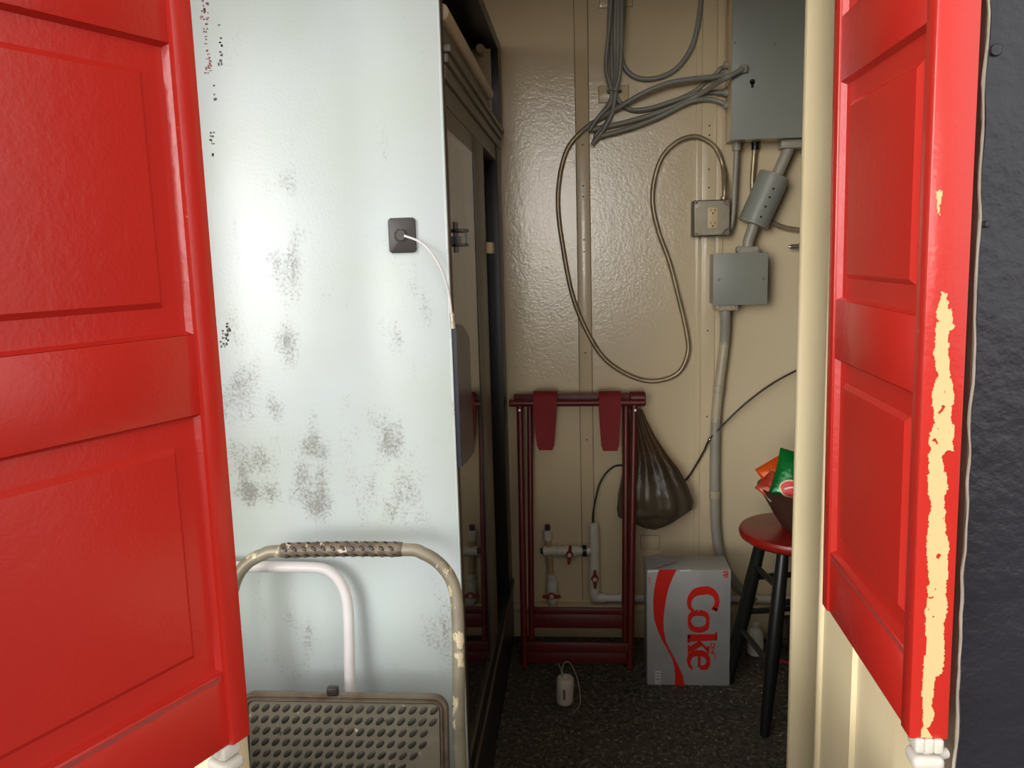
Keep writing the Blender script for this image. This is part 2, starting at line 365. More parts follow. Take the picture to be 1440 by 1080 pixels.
# low half-wall under the shutters, its top just below the view
bm = B(); box(bm, (-1.1, 1.0, 0), (XR + .004, 1.05, .61), .003); struct('wall_sill', bm, M_black)
bm = B(); pts = [];
rim_pts = [Vector((XR + .003 + noise.noise(Vector((0, 7.7, z * 22))) * .004, 1.004, z)) for z in [k * .012 for k in range(208)]]
tube(bm, rim_pts, .0021, 8, rf=lambda i, a: 1 + .45 * noise.noise(Vector((i * .5, a, 0)))); lean(bm)
struct('trim_3', bm, M_plastergrey)
bm = B()
poly = [(XR + .004, 1.008), (XR + .004, 1.20), (XR + .012, 1.205), (XR + .012, 1.395), (XR + .004, 1.40), (XR + .004, 1.57)]
poly += [(XR + .004 - .007 * math.sin(a), 1.583 - .012 * math.cos(a)) for a in [PI * k / 6 for k in range(1, 6)]]
poly += [(XR + .003, 1.596), (XR + .002, 1.772), (XR - .001, 1.776), (XR - .003, 1.790), (XR - .001, 1.804), (XR + .004, 1.812), (XR + .07, 1.812), (XR + .07, 1.08), (XR + .02, 1.08), (XR + .02, 1.008)]
prism(bm, [(x, y, 0) for x, y in poly], (0, 0, 2.5))
struct('wall_reveal', bm, M_post, ang=50)
bm = B(); box(bm, (XR + .0030, 1.009, 0), (XR + .0045, 1.19, 2.5)); lean(bm); struct('shade_strip', bm, M_jamb_shade, smooth=False)  # thin slab added on the reveal, shade of the shutter gap painted in its colour
# slim jamb post that carries the left shutter, out of sight behind it
bm = B(); box(bm, (-.545, 1.03, 0), (-.49, 1.09, 2.5), .003); struct('trim_4', bm, M_post)
# back wall cover strips, panel seam and base ledge
def batten(name, xa, xb, d, screws):
    bm = B(); box(bm, (xa, YW - d, .14), (xb, YW, 2.5), .0015)
    o = struct(name, bm, M_cream)
    for x in (xa - .0012, xb + .0012):
        b2 = B(); box(b2, (x - .0014, YW - .0012, .14), (x + .0014, YW, 2.5)); obj('seam', b2, M_seam, o, smooth=False)
    for z in screws:
        b2 = B(); x = (xa + xb) / 2; cyl(b2, (x, YW - d - .0008, z), (x, YW - d + .001, z), .0028, 10); obj('screw', b2, M_slot, o)
batten('trim_1', -.006, .037, .006, [1.755, 1.62, 1.585, 1.44, 1.40, 1.05, .74])
batten('trim_2', .411, .458, .011, [1.80, 1.77, 1.66, 1.60, 1.12, .82])
bm = B(); box(bm, (.392, YW - .006, .14), (.411, YW, 2.5), .0015); struct('trim_5', bm, M_cream)
bm = B(); box(bm, (.458, YW - .004, .14), (.484, YW, 2.5), .0015); struct('trim_6', bm, M_cream)
bm = B(); box(bm, (-1.15, YW - .02, 0), (2.0, YW, .115), .006); box(bm, (-1.15, YW - .035, .105), (2.0, YW, .13), .005); struct('baseboard_back', bm, M_cream)
for i, (x0, y0, x1, y1) in enumerate(((843, -10, 889, 9), (842, 122, 884, 143), (901, 753, 927, 772))):
    a = at(x0, y0, y=YW); b = at(x1, y1, y=YW)
    bm = B(); box(bm, (a.x, YW - .004, b.z), (b.x, YW, a.z), .001)
    mp_ = tag(obj('mounting_plate', bm, M_cream), ['cream painted mounting plate at the top edge above the grey cables', 'cream painted mounting plate behind the tied waist of the grey cables', 'low cream painted plate on the wall just above the silver carton'][i], 'plate', 'cream plates on the wall')
    bm = B(); box(bm, (a.x - .0016, YW - .0012, b.z - .0016), (b.x + .0016, YW, a.z + .0016)); obj('seam', bm, M_seam, mp_, smooth=False)
# ------------------------------------------------------------------ red shutters
def make_shutter(label, o, d, n, w, zb, zt, th, openings, proud, tilt=0.0):
    """o: hinge-side front corner, d: along the leaf, n: normal of the face in view"""
    d = d.normalized(); n = n.normalized()
    M = Matrix(((d.x, n.x, -tilt, o.x + tilt * .81), (d.y, n.y, 0, o.y), (0, 0, 1, 0), (0, 0, 0, 1)))       # local (s, out, z)
    t = thing('shutter', label, 'shutter', (o.x, o.y, zb))
    ST = .030                                            # stile width
    bm = B()
    box(bm, (0, -th, zb), (ST, proud, zt), .0025, M); obj('stile', bm, M_red, t)
    bm = B(); box(bm, (w - ST, -th, zb), (w, proud, zt), .0025, M); obj('stile', bm, M_red, t)
    rails = []; z = zb
    for (a, b) in openings: rails.append((z, a)); z = b
    rails.append((z, zt))
    for (a, b) in rails:
        bm = B(); box(bm, (ST - .002, -th + .002, a), (w - ST + .002, -.0005, b), .002, M); obj('rail', bm, M_red, t)
    for (a, b) in openings:
        bm = B(); s0, s1 = ST, w - ST
        loops = [(0, -.001), (.004, -.009), (.033, -.009), (.040, -.0035), (.048, -.003)]
        prev = None
        for (ins, dep) in loops:
            pts = [(s0 + ins, dep, a + ins), (s1 - ins, dep, a + ins), (s1 - ins, dep, b - ins), (s0 + ins, dep, b - ins)]
            ring = [bm.verts.new(M @ Vector(p)) for p in pts]
            if prev:
                for k in range(4): bm.faces.new((prev[k], prev[(k + 1) % 4], ring[(k + 1) % 4], ring[k]))
            else: first = ring
            prev = ring
        bm.faces.new(prev)
        bk = [bm.verts.new(M @ Vector(p)) for p in ((s0, -th + .006, a), (s1, -th + .006, a), (s1, -th + .006, b), (s0, -th + .006, b))]
        for k in range(4): bm.faces.new((first[k], bk[k], bk[(k + 1) % 4], first[(k + 1) % 4]))
        bm.faces.new(bk[::-1])
        obj('panel', bm, M_red, t, ang=12)
    return t, M
OPEN = [(.888, 1.219), (1.316, 1.644), (1.736, 1.88)]
def scuff(t, M, w, z):
    bm = B(); n = 30
    a = [M @ Vector((.034 + (w - .068) * i / n, .0002, z - .004 - .002 * noise.noise(Vector((i * .4, z, 0))))) for i in range(n + 1)]
    b = [M @ Vector((.034 + (w - .068) * i / n, .0002, z - .0095 - .0025 * noise.noise(Vector((i * .5, z, 4))))) for i in range(n + 1)]
    ribbon(bm, a, b, (M.to_3x3() @ Vector((0, -.0012, 0)))); obj('scuff_line', bm, M_scuff, t)['label'] = 'greyish scuff along the rail'
EL = Vector((-.444, .985, 0)); dl = Vector((-.414, -.910, 0)); nl = Vector((.910, -.414, 0))
shl, ML = make_shutter('left red panelled shutter, nearer the camera, filling the left edge of the view', EL, dl, nl, .40, .788, 1.97, .04, OPEN, .007)
ER = Vector((.388, .962, 0)); dr = Vector((.017, 1, 0)); nr = Vector((-1, .017, 0))
shr, MR = make_shutter('right red panelled shutter with paint peeled to cream along its near edge', ER, dr, nr, .392, .812, 1.97, .042, [(.913, 1.226), (1.317, 1.636), (1.728, 1.88)], .003, LEAN_S)
scuff(shl, ML, .40, .888); scuff(shr, MR, .392, .913)
# cream patch where the red has come off the near edge of the right shutter
pk = [(1323, 407), (1317, 440), (1315, 470), (1313, 500), (1318, 527), (1312, 547), (1310, 567), (1315, 593), (1308, 610), (1307, 637), (1305, 660), (1305, 693), (1310, 717), (1307, 727), (1303, 753), (1302, 787), (1307, 820), (1302, 847), (1300, 880), (1303, 907), (1299, 937), (1297, 970), (1298, 1003), (1297, 1017), (1295, 1030), (1298, 1046), (1318, 1047), (1313, 1037), (1302, 1023), (1313, 1013), (1310, 987), (1313, 967), (1315, 950), (1325, 943), (1327, 913), (1327, 877), (1332, 860), (1330, 830), (1333, 793), (1334, 770), (1330, 743), (1328, 723), (1325, 713), (1333, 680), (1325, 653), (1324, 640), (1340, 630), (1342, 600), (1336, 590), (1342, 560), (1337, 533), (1333, 493), (1333, 470), (1342, 460), (1337, 433), (1328, 410)]
def rough_outline(pts, sub=4, amp=1.6):
    out = []
    for i in range(len(pts)):
        a = pts[i]; b = pts[(i + 1) % len(pts)]
        for k in range(sub):
            t = k / sub; out.append((a[0] + (b[0] - a[0]) * t + (random.uniform(-amp, amp) if k else 0), a[1] + (b[1] - a[1]) * t))
    return out
face_p = MR @ Vector((0, 0, 0)); face_n = Vector((0, -1, 0))
def on_end(px, py, off=.0):
    p = onp(px, py, face_p, -dr.normalized()); return p - dr.normalized() * off
lo_x = ER.x + .003; hi_x = lo_x + .038
face_p = ER.copy()
def inside(poly, x, z):
    c = False; n = len(poly)
    for a in range(n):
        (x1, z1), (x2, z2) = poly[a], poly[a - 1]
        if (z1 > z) != (z2 > z) and x < (x2 - x1) * (z - z1) / (z2 - z1) + x1: c = not c
    return c
def flake(poly, name):
    bm = B(); cell = .0010; P = [(on_end(*q).x, on_end(*q).z) for q in poly]; vs = {}
    xa, xb = min(p[0] for p in P) - .002, max(p[0] for p in P) + .002; za, zb = max(.815, min(p[1] for p in P)), max(p[1] for p in P)
    def vert(i, k):
        if (i, k) not in vs:
            x, z = xa + i * cell, za + k * cell; vs[i, k] = bm.verts.new((x, face_p.y - (x - face_p.x) * .017 - .0008, z))
        return vs[i, k]
    fs = []
    for i in range(int((xb - xa) / cell)):
        for k in range(int((zb - za) / cell)):
            x, z = xa + (i + .5) * cell, za + (k + .5) * cell
            if not lo_x < x + LEAN_S * (z - .81) < hi_x: continue
            w = Vector((x * 130, 0, z * 110)); d = Vector((noise.noise(w), noise.noise(w + Vector((9, 9, 9)))))
            w2 = w * 3; d += .5 * Vector((noise.noise(w2), noise.noise(w2 + Vector((5, 5, 5)))))
            if inside(P, x + d.x * .0022, z + d.y * .005) and noise.noise(Vector((x * 170, 4.4, z * 120))) < .60 + .3 * noise.noise(Vector((0, 8, z * 20))):
                fs.append(bm.faces.new((vert(i, k), vert(i + 1, k), vert(i + 1, k + 1), vert(i, k + 1))))
    r = bmesh.ops.extrude_face_region(bm, geom=fs)
    for v in r['geom']:
        if isinstance(v, bmesh.types.BMVert): v.co.y += .0018
    return obj(name, bm, M_peel, shr, smooth=False)
pp = flake(pk, 'peeled_patch')
flake([(1317, 268), (1324, 266), (1325, 282), (1321, 290), (1322, 300), (1317, 303), (1319, 285)], 'peeled_patch')
pp['label'] = 'long cream patch where the red paint has peeled'
# hinges
def hinge(parent, c, d, jam):
    T = Matrix.Translation(c) @ Matrix.Rotation(math.atan2(d.y, d.x), 4, 'Z')
    bm = B()
    for k in (-1, 0, 1): box(bm, (-.016 + k * .0005, k * .0105 - .0058, -.004), (.014, k * .0105 + .0058, .015), .0035, T, 3)
    h = obj('hinge', bm, M_hinge, parent); h['label'] = 'white painted hinge'
    bm = B(); box(bm, (-.019, -.0185, -.026), (.016, .0185, -.0075), .0075, T, 4); cyl(bm, c + Vector((0, 0, -.012)), c + Vector((0, 0, .002)), .009, 16)
    tube(bm, [c + Vector((0, 0, -.017)), c + jam * .5 + Vector((0, 0, -.018)), c + jam + Vector((0, 0, -.018))], [.008, .007, .007], 12)
    obj('pintle', bm, M_hinge, h)
hinge(shr, MR @ Vector((.012, -.020, .799)), dr, Vector((.030, .012, 0)))
hinge(shl, ML @ Vector((.026, -.016, .773)), dl, Vector((-.05, .045, 0)))
# ------------------------------------------------------------------ display cooler
XF = -.263; YN = 1.70; YB = 2.905; ZT = 2.085; XL = -1.0
fr = thing('display_cooler', 'tall drinks cooler with worn white side and sliding glass front, behind the left shutter', 'cooler', ((XF + XL) / 2, (YN + YB) / 2, 0))
WEAR = []
def wear(px, py, rx, ry, s=1.0):
    p = at(px, py, y=YN - .012); k = YN / F
    WEAR.append((p.x - (XF - .004 + XL) / 2, p.z - (.02 + ZT) / 2, rx * k, ry * k, s))
for a in ((470, 660, 190, 110, .45), (420, 900, 120, 160, .35), (405, 375, 50, 70, .75), (405, 485, 40, 50, .95), (350, 650, 60, 60, 1.05), (385, 575, 30, 40, .95), (440, 690, 65, 85, 1.1), (540, 600, 45, 90, .85), (445, 630, 50, 40, 1.0), (345, 560, 50, 90, .8), (360, 690, 60, 40, 1.05), (570, 690, 50, 60, .8), (400, 260, 60, 35, .5), (550, 470, 30, 90, .6), (590, 420, 40, 80, .5), (620, 880, 50, 120, .55), (560, 720, 90, 50, .6), (420, 330, 30, 25, .6), (335, 470, 40, 60, .5)): wear(*a)
bm = B(); box(bm, (XL, YN - .012, .02), (XF - .004, YN, ZT), .002)
M_side = cabinet_paint()
sp = obj('side_panel', bm, M_side, fr); sp['label'] = 'pale blue-white worn side panel'
bm = B(); box(bm, (XF - .0045, YN - .0125, .02), (XF + .001, YN + .001, ZT), .001); obj('corner_trim', bm, M_side, fr)
bm = B()
box(bm, (XL, YN + .001, 0), (XL + .03, YB, ZT)); box(bm, (XL, YB - .03, 0), (XF - .03, YB, ZT)); box(bm, (XL, YN + .001, ZT - .03), (XF - .03, YB, ZT)); box(bm, (XL, YN + .001, 0), (XF - .04, YB, .24)); box(bm, (XL, YN + .001, .24), (XF - .05, YN + .02, ZT))
obj('cabinet_body', bm, M_inner, fr, smooth=False)
for z in (.62, .98, 1.34):
    bm = B(); box(bm, (XL + .04, YN + .03, z), (XF - .10, YB - .04, z + .012)); obj('shelf', bm, M_inner, fr, smooth=False)
# kick base with bright worn lip
bm = B(); box(bm, (XF - .05, YN + .002, 0), (XF + .004, YB, .235), .003); obj('base_panel', bm, M_dark, fr)
bm = B(); tube(bm, [(XF + .008, YN + .01 + k * .06, .243 + .002 * math.sin(k)) for k in range(20)], .006, 8); obj('base_lip', bm, M_brown, fr)
# front frame posts
bm = B(); box(bm, (XF - .05, YN + .001, .235), (XF + .002, YN + .028, ZT), .002); obj('near_post', bm, M_brown, fr)
bm = B(); box(bm, (XF - .05, YB - .13, .235), (XF + .001, YB, 1.80), .002); obj('far_post', bm, M_dark, fr)
# header: stepped rails, lamp tube and the hollow sign box above
bm = B()
box(bm, (XF - .05, YN + .02, 1.700), (XF - .002, YB, 1.745), .002); box(bm, (XF - .05, YN + .02, 1.747), (XF + .004, YB, 1.775), .002); box(bm, (XF - .05, YN + .02, 1.777), (XF + .010, YB, 1.795), .002); box(bm, (XF - .05, YN + .02, 1.797), (XF + .016, YB, 1.812), .002)
obj('header_rail', bm, M_olive, fr)
bm = B(); prism(bm, [(XF - .03, YN + .03, 1.815), (XF + .004, YN + .03, 1.815), (XF - .006, YN + .03, 1.865), (XF - .03, YN + .03, 1.865)], (0, YB - YN - .30, 0)); obj('lamp_tray', bm, M_olive, fr)
bm = B(); cyl(bm, (XF - .004, YN + .03, 1.875), (XF - .004, YB - .29, 1.875), .017, 20, .003); obj('lamp_tube', bm, M_tube, fr)
bm = B()
box(bm, (XF - .10, YN + .002, 1.812), (XF - .09, YB, ZT)); obj('sign_box_back', bm, M_inner, fr)
bm = B()
box(bm, (XF - .10, YN + .002, ZT - .035), (XF + .012, YB, ZT), .002); box(bm, (XF - .10, YB - .10, 1.812), (XF + .012, YB, ZT - .034), .002)
obj('sign_box_frame', bm, M_dark, fr)
bm = B(); box(bm, (XF - .06, YB - .19, 1.80), (XF - .004, YB - .175, 2.03), .002); cyl(bm, (XF - .03, YB - .24, 2.02), (XF - .03, YB - .11, 2.02), .014, 14, .002); obj('sign_bracket', bm, M_tube, fr)
# sliding doors
def slide(x, ya, yb, st_far, m, st_near=.02):
    bm = B()
    box(bm, (x - .03, ya, .25), (x, ya + st_near, 1.70), .002); box(bm, (x - .03, yb - st_far, .25), (x, yb, 1.70), .002)
    box(bm, (x - .029, ya + st_near, 1.655), (x - .001, yb - st_far, 1.70), .002); box(bm, (x - .029, ya + st_near, .25), (x - .001, yb - st_far, .285), .002)
    d = obj('sliding_door', bm, m, fr)
    bm = B(); box(bm, (x - .006, ya + st_near, .285), (x - .001, yb - st_far, 1.655)); obj('glass_pane', bm, M_glass, d, smooth=False)
    bm = B(); box(bm, (x - .004, yb - st_far, .285), (x + .0006, yb - st_far + .035, 1.655)); obj('gasket', bm, M_dark, d, smooth=False)
    return d
d1 = slide(XF - .002, YN + .028, 2.41, .24, M_olive, .006)
d2 = slide(XF - .040, 2.30, YB - .10, .06, M_dark)
bm = B()
for z in (1.418, 1.448): box(bm, (XF - .004, 1.80, z), (XF + .024, 1.845, z + .007), .001)
box(bm, (XF + .020, 1.80, 1.418), (XF + .024, 1.805, 1.455)); box(bm, (XF - .004, 1.80, 1.405), (XF - .001, 1.85, 1.47)); box(bm, (XF - .001, 1.80, 1.424), (XF + .010, 1.812, 1.44))
obj('latch', bm, M_dark, d1)
bm = B(); box(bm, (XF - .004, 2.42, 1.402), (XF + .014, 2.48, 1.434), .002); obj('stop_block', bm, M_ivory, fr)
# faded print on the side panel
bm = B(); random.seed(3)
def prints(cols):
    for (x, y0, y1, w, dens) in cols:
        y = y0
        while y < y1:
            h = random.uniform(2, 6)
            if random.random() < dens:
                for j in range(2):
                    xx = x + random.uniform(-w, w); ww = random.uniform(1.2, 3.5)
                    a = at(xx - ww / 2, y, y=YN - .0122); b = at(xx + ww / 2, y + h * random.uniform(.3, .9), y=YN - .0122)
                    box(bm, (a.x, YN - .0124, b.z), (b.x, YN - .0115, a.z))
            y += h + random.uniform(.5, 4)
prints([(285, -4, 26, 4, 1), (290, -4, 24, 3, 1), (289, 26, 62, 2.5, .75), (292, 70, 106, 3.5, 1), (295, 72, 100, 2, .8)]); obj('faded_print', bm, M_inkred, fr, smooth=False)['label'] = 'faded red stencilled print'
bm = B(); prints([(310, 28, 95, 3, .5), (311, 72, 90, 3, .9), (302, 112, 150, 2, .3), (298, 178, 225, 3, .6), (319, 454, 470, 4, 1), (315, 468, 486, 6, 1), (318, 464, 484, 5, 1), (321, 458, 482, 3, 1)]); obj('faded_print', bm, M_ink, fr, smooth=False)['label'] = 'faded dark stencilled print'
# retractable tether: black plate, dial and white cord, stuck on the side panel
c = at(566, 331, y=YN - .014); k = YN / F
te = thing('tether', 'black square cable tether with white cord stuck on the white cooler side', 'tether', (c.x, YN - .012, c.z))
bm = B(); prev = None
for ins, dy in ((0, -.012), (0, -.0185), (.0008, -.0202), (.003, -.021)):
    ring = []
    for (sx, sz, a0) in ((1, -1, -PI / 2), (1, 1, 0), (-1, 1, PI / 2), (-1, -1, PI)):
        for q in range(7):
            a = a0 + PI / 2 * q / 6; ring.append(bm.verts.new((c.x + sx * (19 * k - .0075) + (.0075 - ins) * math.cos(a), YN + dy, c.z + sz * (24 * k - .0075) + (.0075 - ins) * math.sin(a))))
    if prev:
        for q in range(28): bm.faces.new((prev[q], prev[(q + 1) % 28], ring[(q + 1) % 28], ring[q]))
    else: bm.faces.new(ring)
    prev = ring
bm.faces.new(prev)
obj('plate', bm, M_blackpl, te)
bm = B(); cc = Vector((c.x - 1 * k, YN - .021, c.z))
for a0, a1 in ((.35, 1.25), (1.9, 4.3), (4.9, 5.9)):
    tube(bm, [cc + Vector((math.cos(a0 + (a1 - a0) * i / 14) * 9 * k, 0, math.sin(a0 + (a1 - a0) * i / 14) * 9 * k)) for i in range(15)], .0011, 8)
cyl(bm, cc + Vector((0, .001, 0)), cc + Vector((0, -.003, 0)), 7.5 * k, 24, .001); box(bm, (cc.x - 9 * k, cc.y - .0042, cc.z - .0006), (cc.x + 7 * k, cc.y - .0028, cc.z + .0006))
obj('dial', bm, M_blackpl, te)
cp = [cc + Vector((5 * k, -.003, -.001)), at(590, 340, y=YN - .03), at(607, 356, y=YN - .035), at(622, 382, y=YN - .033), at(631, 412, y=YN - .026), at(635, 440, y=YN - .022)]
cp[-1] = at(635, 442, y=YN - .0215)
bm = B(); tube(bm, spline(cp, .004), .0024, 10); obj('cord', bm, M_white, te)
a = at(635, 438, y=YN - .0215); b = at(637, 462, y=YN - .0215)
bm = B(); tube(bm, [a, a.lerp(b, .1), a.lerp(b, .12), a.lerp(b, .3), a.lerp(b, .32), a.lerp(b, .6), a.lerp(b, .62), b], [.003, .003, .005, .005, .0042, .0042, .0052, .0052], 12); obj('ferrule', bm, M_silverfoil, te)
# dark board hanging by the cooler's corner
XB = XF + .010
oc = [(637, 458), (650, 461), (657, 476), (663, 640), (647, 664), (641, 655)]
def by(px, py): p = at(px, py, x=XB); return p
pb = [Vector((XB, YN - .008, by(637, 458).z)), Vector((XB, 1.79, by(647, 459).z)), Vector((XB, 1.895, by(657, 478).z)), Vector((XB, 1.90, by(664, 641).z)), Vector((XB, 1.80, by(650, 664).z)), Vector((XB, YN - .008, by(645, 664).z))]
bm = B(); prism(bm, pb, (-.008, 0, 0))
tag(obj('hanging_board', bm, M_navy, smooth=False), 'narrow dark blue board with clipped corners hanging at the cooler corner', 'board')
# ------------------------------------------------------------------ white tube frame and folding step stool
def plane_pt(px, py, y0, y1, z1):
    n = Vector((0, z1, -(y1 - y0))).normalized(); return onp(px, py, Vector((0, y0, 0)), n)
SP = (1.47, 1.585, .88)
st = thing('step_stool', 'folded grey step stool with studded mat and paint-worn handle, leaning on the white cooler', 'step stool', (-.28, 1.47, 0))
S = lambda px, py: plane_pt(px, py, *SP)
right = [(565, 773), (592, 777), (615, 790), (633, 812), (641, 838), (644, 880), (645, 950), (645, 1020), (647, 1080)]
left = [(397, 775), (372, 779), (350, 790), (335, 808), (326, 835), (322, 880)]
R3 = [S(*p) for p in right]; L3 = [S(*p) for p in left]
xr = R3[-1].x; xl = L3[-1].x
R3.append(Vector((xr, SP[0], .0125))); L3 += [Vector((xl, SP[0] + .115 * .3 / .88, .3)), Vector((xl, SP[0], .0125))]
path = spline(L3[::-1] + R3, .008)
bm = B(); tube(bm, path, .0128, 16); obj('handle_frame', bm, M_tool, st)
for nm, q in (('foot', R3[-1]), ('foot', L3[-1])):
    bm = B(); cyl(bm, (q.x, q.y, 0), (q.x, q.y + .004, .035), .0165, 18, .003); obj(nm, bm, M_blackpl, st)
ga, gb = S(396, 774), S(566, 772.5)
bm = B()
NG = 60; gp = [ga.lerp(gb, i / NG) + Vector((0, 0, .002 * math.sin(PI * i / NG))) for i in range(NG + 1)]
tube(bm, gp, [.0150 if 0 < i < NG else .0138 for i in range(NG + 1)], 20)
ax = (gb - ga).normalized()
for row, (ang, dx) in enumerate(((.45, 0), (-.55, .5), (1.45, .5), (-1.5, 0))):
    for j in range(12):
        t = (j + .6 + dx * .6) / 12.6
        if t > .98: continue
        cpos = ga.lerp(gb, t) + Vector((0, 0, .002 * math.sin(PI * t)))
        nrm = Vector((0, -math.cos(ang), math.sin(ang))); tan = ax.cross(nrm).normalized()
        d1_ = (ax * .8 + tan * .6).normalized(); d2_ = nrm.cross(d1_)
        Mx = Matrix.Translation(cpos + nrm * .0146) @ Matrix((d1_.to_4d(), d2_.to_4d(), nrm.to_4d(), (0, 0, 0, 1))).transposed()
        for v in (Mx[0], Mx[1], Mx[2]): pass
        Mx[3][0] = Mx[3][1] = Mx[3][2] = 0; Mx[3][3] = 1
        T = Matrix.Translation(cpos + nrm * .0146)
        Rm = Matrix((d1_, d2_, nrm)).transposed().to_4x4()
        r = bmesh.ops.create_icosphere(bm, subdivisions=2, radius=1.0, matrix=T @ Rm @ Matrix.Diagonal((.0068, .0036, .0018, 1)))
        for f in set(f for v in r['verts'] for f in v.link_faces): f.material_index = 1
obj('grip', bm, [M_grip, M_gripmark], st)
# tread panel: rounded rim, mat and rows of slanted studs
x0p, x1p, ytop, rc = 340, 629, 971, 30
zp = lambda p: S(*p)
tl, tr = S(x0p, ytop), S(x1p, ytop)
zb_ = .30
up = Vector((0, SP[1] - SP[0], SP[2])).normalized(); nn = Vector((0, -up.z, up.y))
ztop = tl.z; O = Vector((tl.x, SP[0] + (SP[1] - SP[0]) * ztop / SP[2], ztop)) + nn * .012
Wd = tr.x - tl.x + .002; Ht = (ztop - zb_) / up.z
def PL(u, v, o=0): return O + Vector((1, 0, 0)) * u - up * v + nn * o
rr_ = .030
def rrect(ins, n=8):
    out = []
    for (cx, cy, a0) in ((Wd - rr_, rr_, -PI / 2), (Wd - rr_, Ht - rr_, 0), (rr_, Ht - rr_, PI / 2), (rr_, rr_, PI)):
        for i in range(n + 1):
            a = a0 + PI / 2 * i / n; out.append((cx + (rr_ - ins) * math.cos(a), cy + (rr_ - ins) * math.sin(a)))
    return out
bm = B()
loops = [(0, -.014), (0, .001), (.002, .004), (.005, .004), (.007, .001), (.009, -.001), (.011, .003), (.014, .003), (.0155, -.001), (.017, -.006)]
prev = None
for ins, o_ in loops:
    ring = [bm.verts.new(PL(u, v, o_)) for u, v in rrect(ins)]
    if prev:
        n = len(ring)
        for i in range(n): bm.faces.new((prev[i], prev[(i + 1) % n], ring[(i + 1) % n], ring[i]))
    else: first = ring
    prev = ring
bm.faces.new(first); bm.faces.new(prev)
obj('step_rim', bm, M_rim, st)
bm = B(); poly = [PL(u, v, -.0055) for u, v in rrect(.0175)]; prism(bm, poly, nn * .003)
pu = 16.4 * 1.545 / F; pv = 17.6 * 1.545 / F
nrow = int((Ht - .05) / pv); ncol = int((Wd - .045) / pu) + 1
u0 = (Wd - (ncol - 1) * pu) / 2
dd1 = (Vector((1, 0, 0)) * .72 + up * .70).normalized(); dd2 = nn.cross(dd1)
random.seed(5)
for i in range(nrow):
    for j in range(ncol):
        u = u0 + j * pu - (i % 2) * pu * .12 + .002; v = .031 + i * pv
        if u < .022 or u > Wd - .022: continue
        far = noise.noise(Vector((u * 10, v * 9, 4.2)))
        if u > Wd * .66 and v > .055 and far * .7 + (u / Wd - .84) * 2.5 + (v - .11) * 2 > .0: continue
        wear_ = 1.0 if not (u > Wd * .72 and v > .06) else .45
        Rm = Matrix((dd1, dd2, nn)).transposed().to_4x4()
        r = bmesh.ops.create_icosphere(bm, subdivisions=2, radius=1.0, matrix=Matrix.Translation(PL(u, v, -.0026)) @ Rm @ Matrix.Diagonal((.0112, .0056, .0018 * wear_ + .0006, 1)))
        for f in set(f for q in r['verts'] for f in q.link_faces): f.material_index = 1
obj('step_mat', bm, [M_mat, M_stud], st)
p = PL((487 - 340) * 1.55 / F, -.004, .002)
bm = B(); box(bm, (p.x - .011, p.y - .006, p.z - .006), (p.x + .011, p.y + .010, p.z + .012), .003); obj('bumper', bm, M_blackpl, st)['label'] = 'black plastic bumper'
# two flat side brackets tie the tread to the legs
for s in (0, 1):
    xa, xb = (xr - .012, tr.x - .002) if s else (tl.x + .002, xl + .012)
    q = PL(0, .22, -.008); bm = B(); box(bm, (min(xa, xb), q.y - .002, q.z - .012), (max(xa, xb), q.y + .004, q.z + .012), .001); obj('bracket', bm, M_tool, st)
# white bent tube frame
WP = (1.60, 1.66, .9)
Wp = lambda px, py: plane_pt(px, py, *WP)
wr = [(300, 798), (370, 797), (440, 798), (462, 803), (478, 818), (487, 840), (490, 866), (491, 900), (492, 960)]
P3 = [Wp(*q) for q in wr]; xw = P3[-1].x; span = .50
P3.append(Vector((xw, WP[0] + .02, .3))); P3.append(Vector((xw, WP[0], .012)))
mid = P3[0].x; xm = xw - span
mirror = [Vector((2 * (xw - span / 2) - q.x, q.y, q.z)) for q in P3 if q.x > xw - span / 2 + .02][::-1]
bm = B(); tube(bm, spline(mirror + [q for q in P3 if q.x > xw - span / 2 + .02], .008), .0115, 16)
wfm = thing('tube_frame', 'white bent tube frame standing behind the grey step stool', 'frame', (xw - span / 2, WP[0], 0))
obj('frame_tube', bm, M_white, wfm)
for x in (xw, xw - span):
    bm = B(); cyl(bm, (x, WP[0], 0), (x, WP[0] + .002, .03), .014, 16, .002); obj('foot', bm, M_blackpl, wfm)
# ------------------------------------------------------------------ luggage rack folded against the back wall
RK = (2.672, 2.835, .90)
Q = lambda px, py: plane_pt(px, py, *RK)
rk = thing('luggage_rack', 'dark red folding luggage rack with two red straps leaning on the back wall', 'luggage rack', (-.01, 2.70, 0))
rup = Vector((0, RK[1] - RK[0], RK[2])).normalized(); rn = Vector((0, -rup.z, rup.y))
def post(pts, off, r, base=True):
    P = [Q(*p) - rn * off for p in pts]
    if base:
        e = P[-1]; k = (e.z - .006) / rup.z; P[-1] = e - rup * k
    bm = B(); tube(bm, [P[0]] + [P[0].lerp(P[-1], t) for t in (.25, .5, .75)] + [P[-1]], r, 14); return bm
obj('leg', post([(731, 570), (738, 950)], 0, .0115), M_wood, rk)
obj('leg', post([(892, 570), (886, 950)], 0, .0120), M_wood, rk)
obj('leg', post([(744, 568), (747, 935)], .035, .0100), M_wood, rk)
obj('leg', post([(881, 568), (880, 935)], .035, .0120), M_wood, rk)
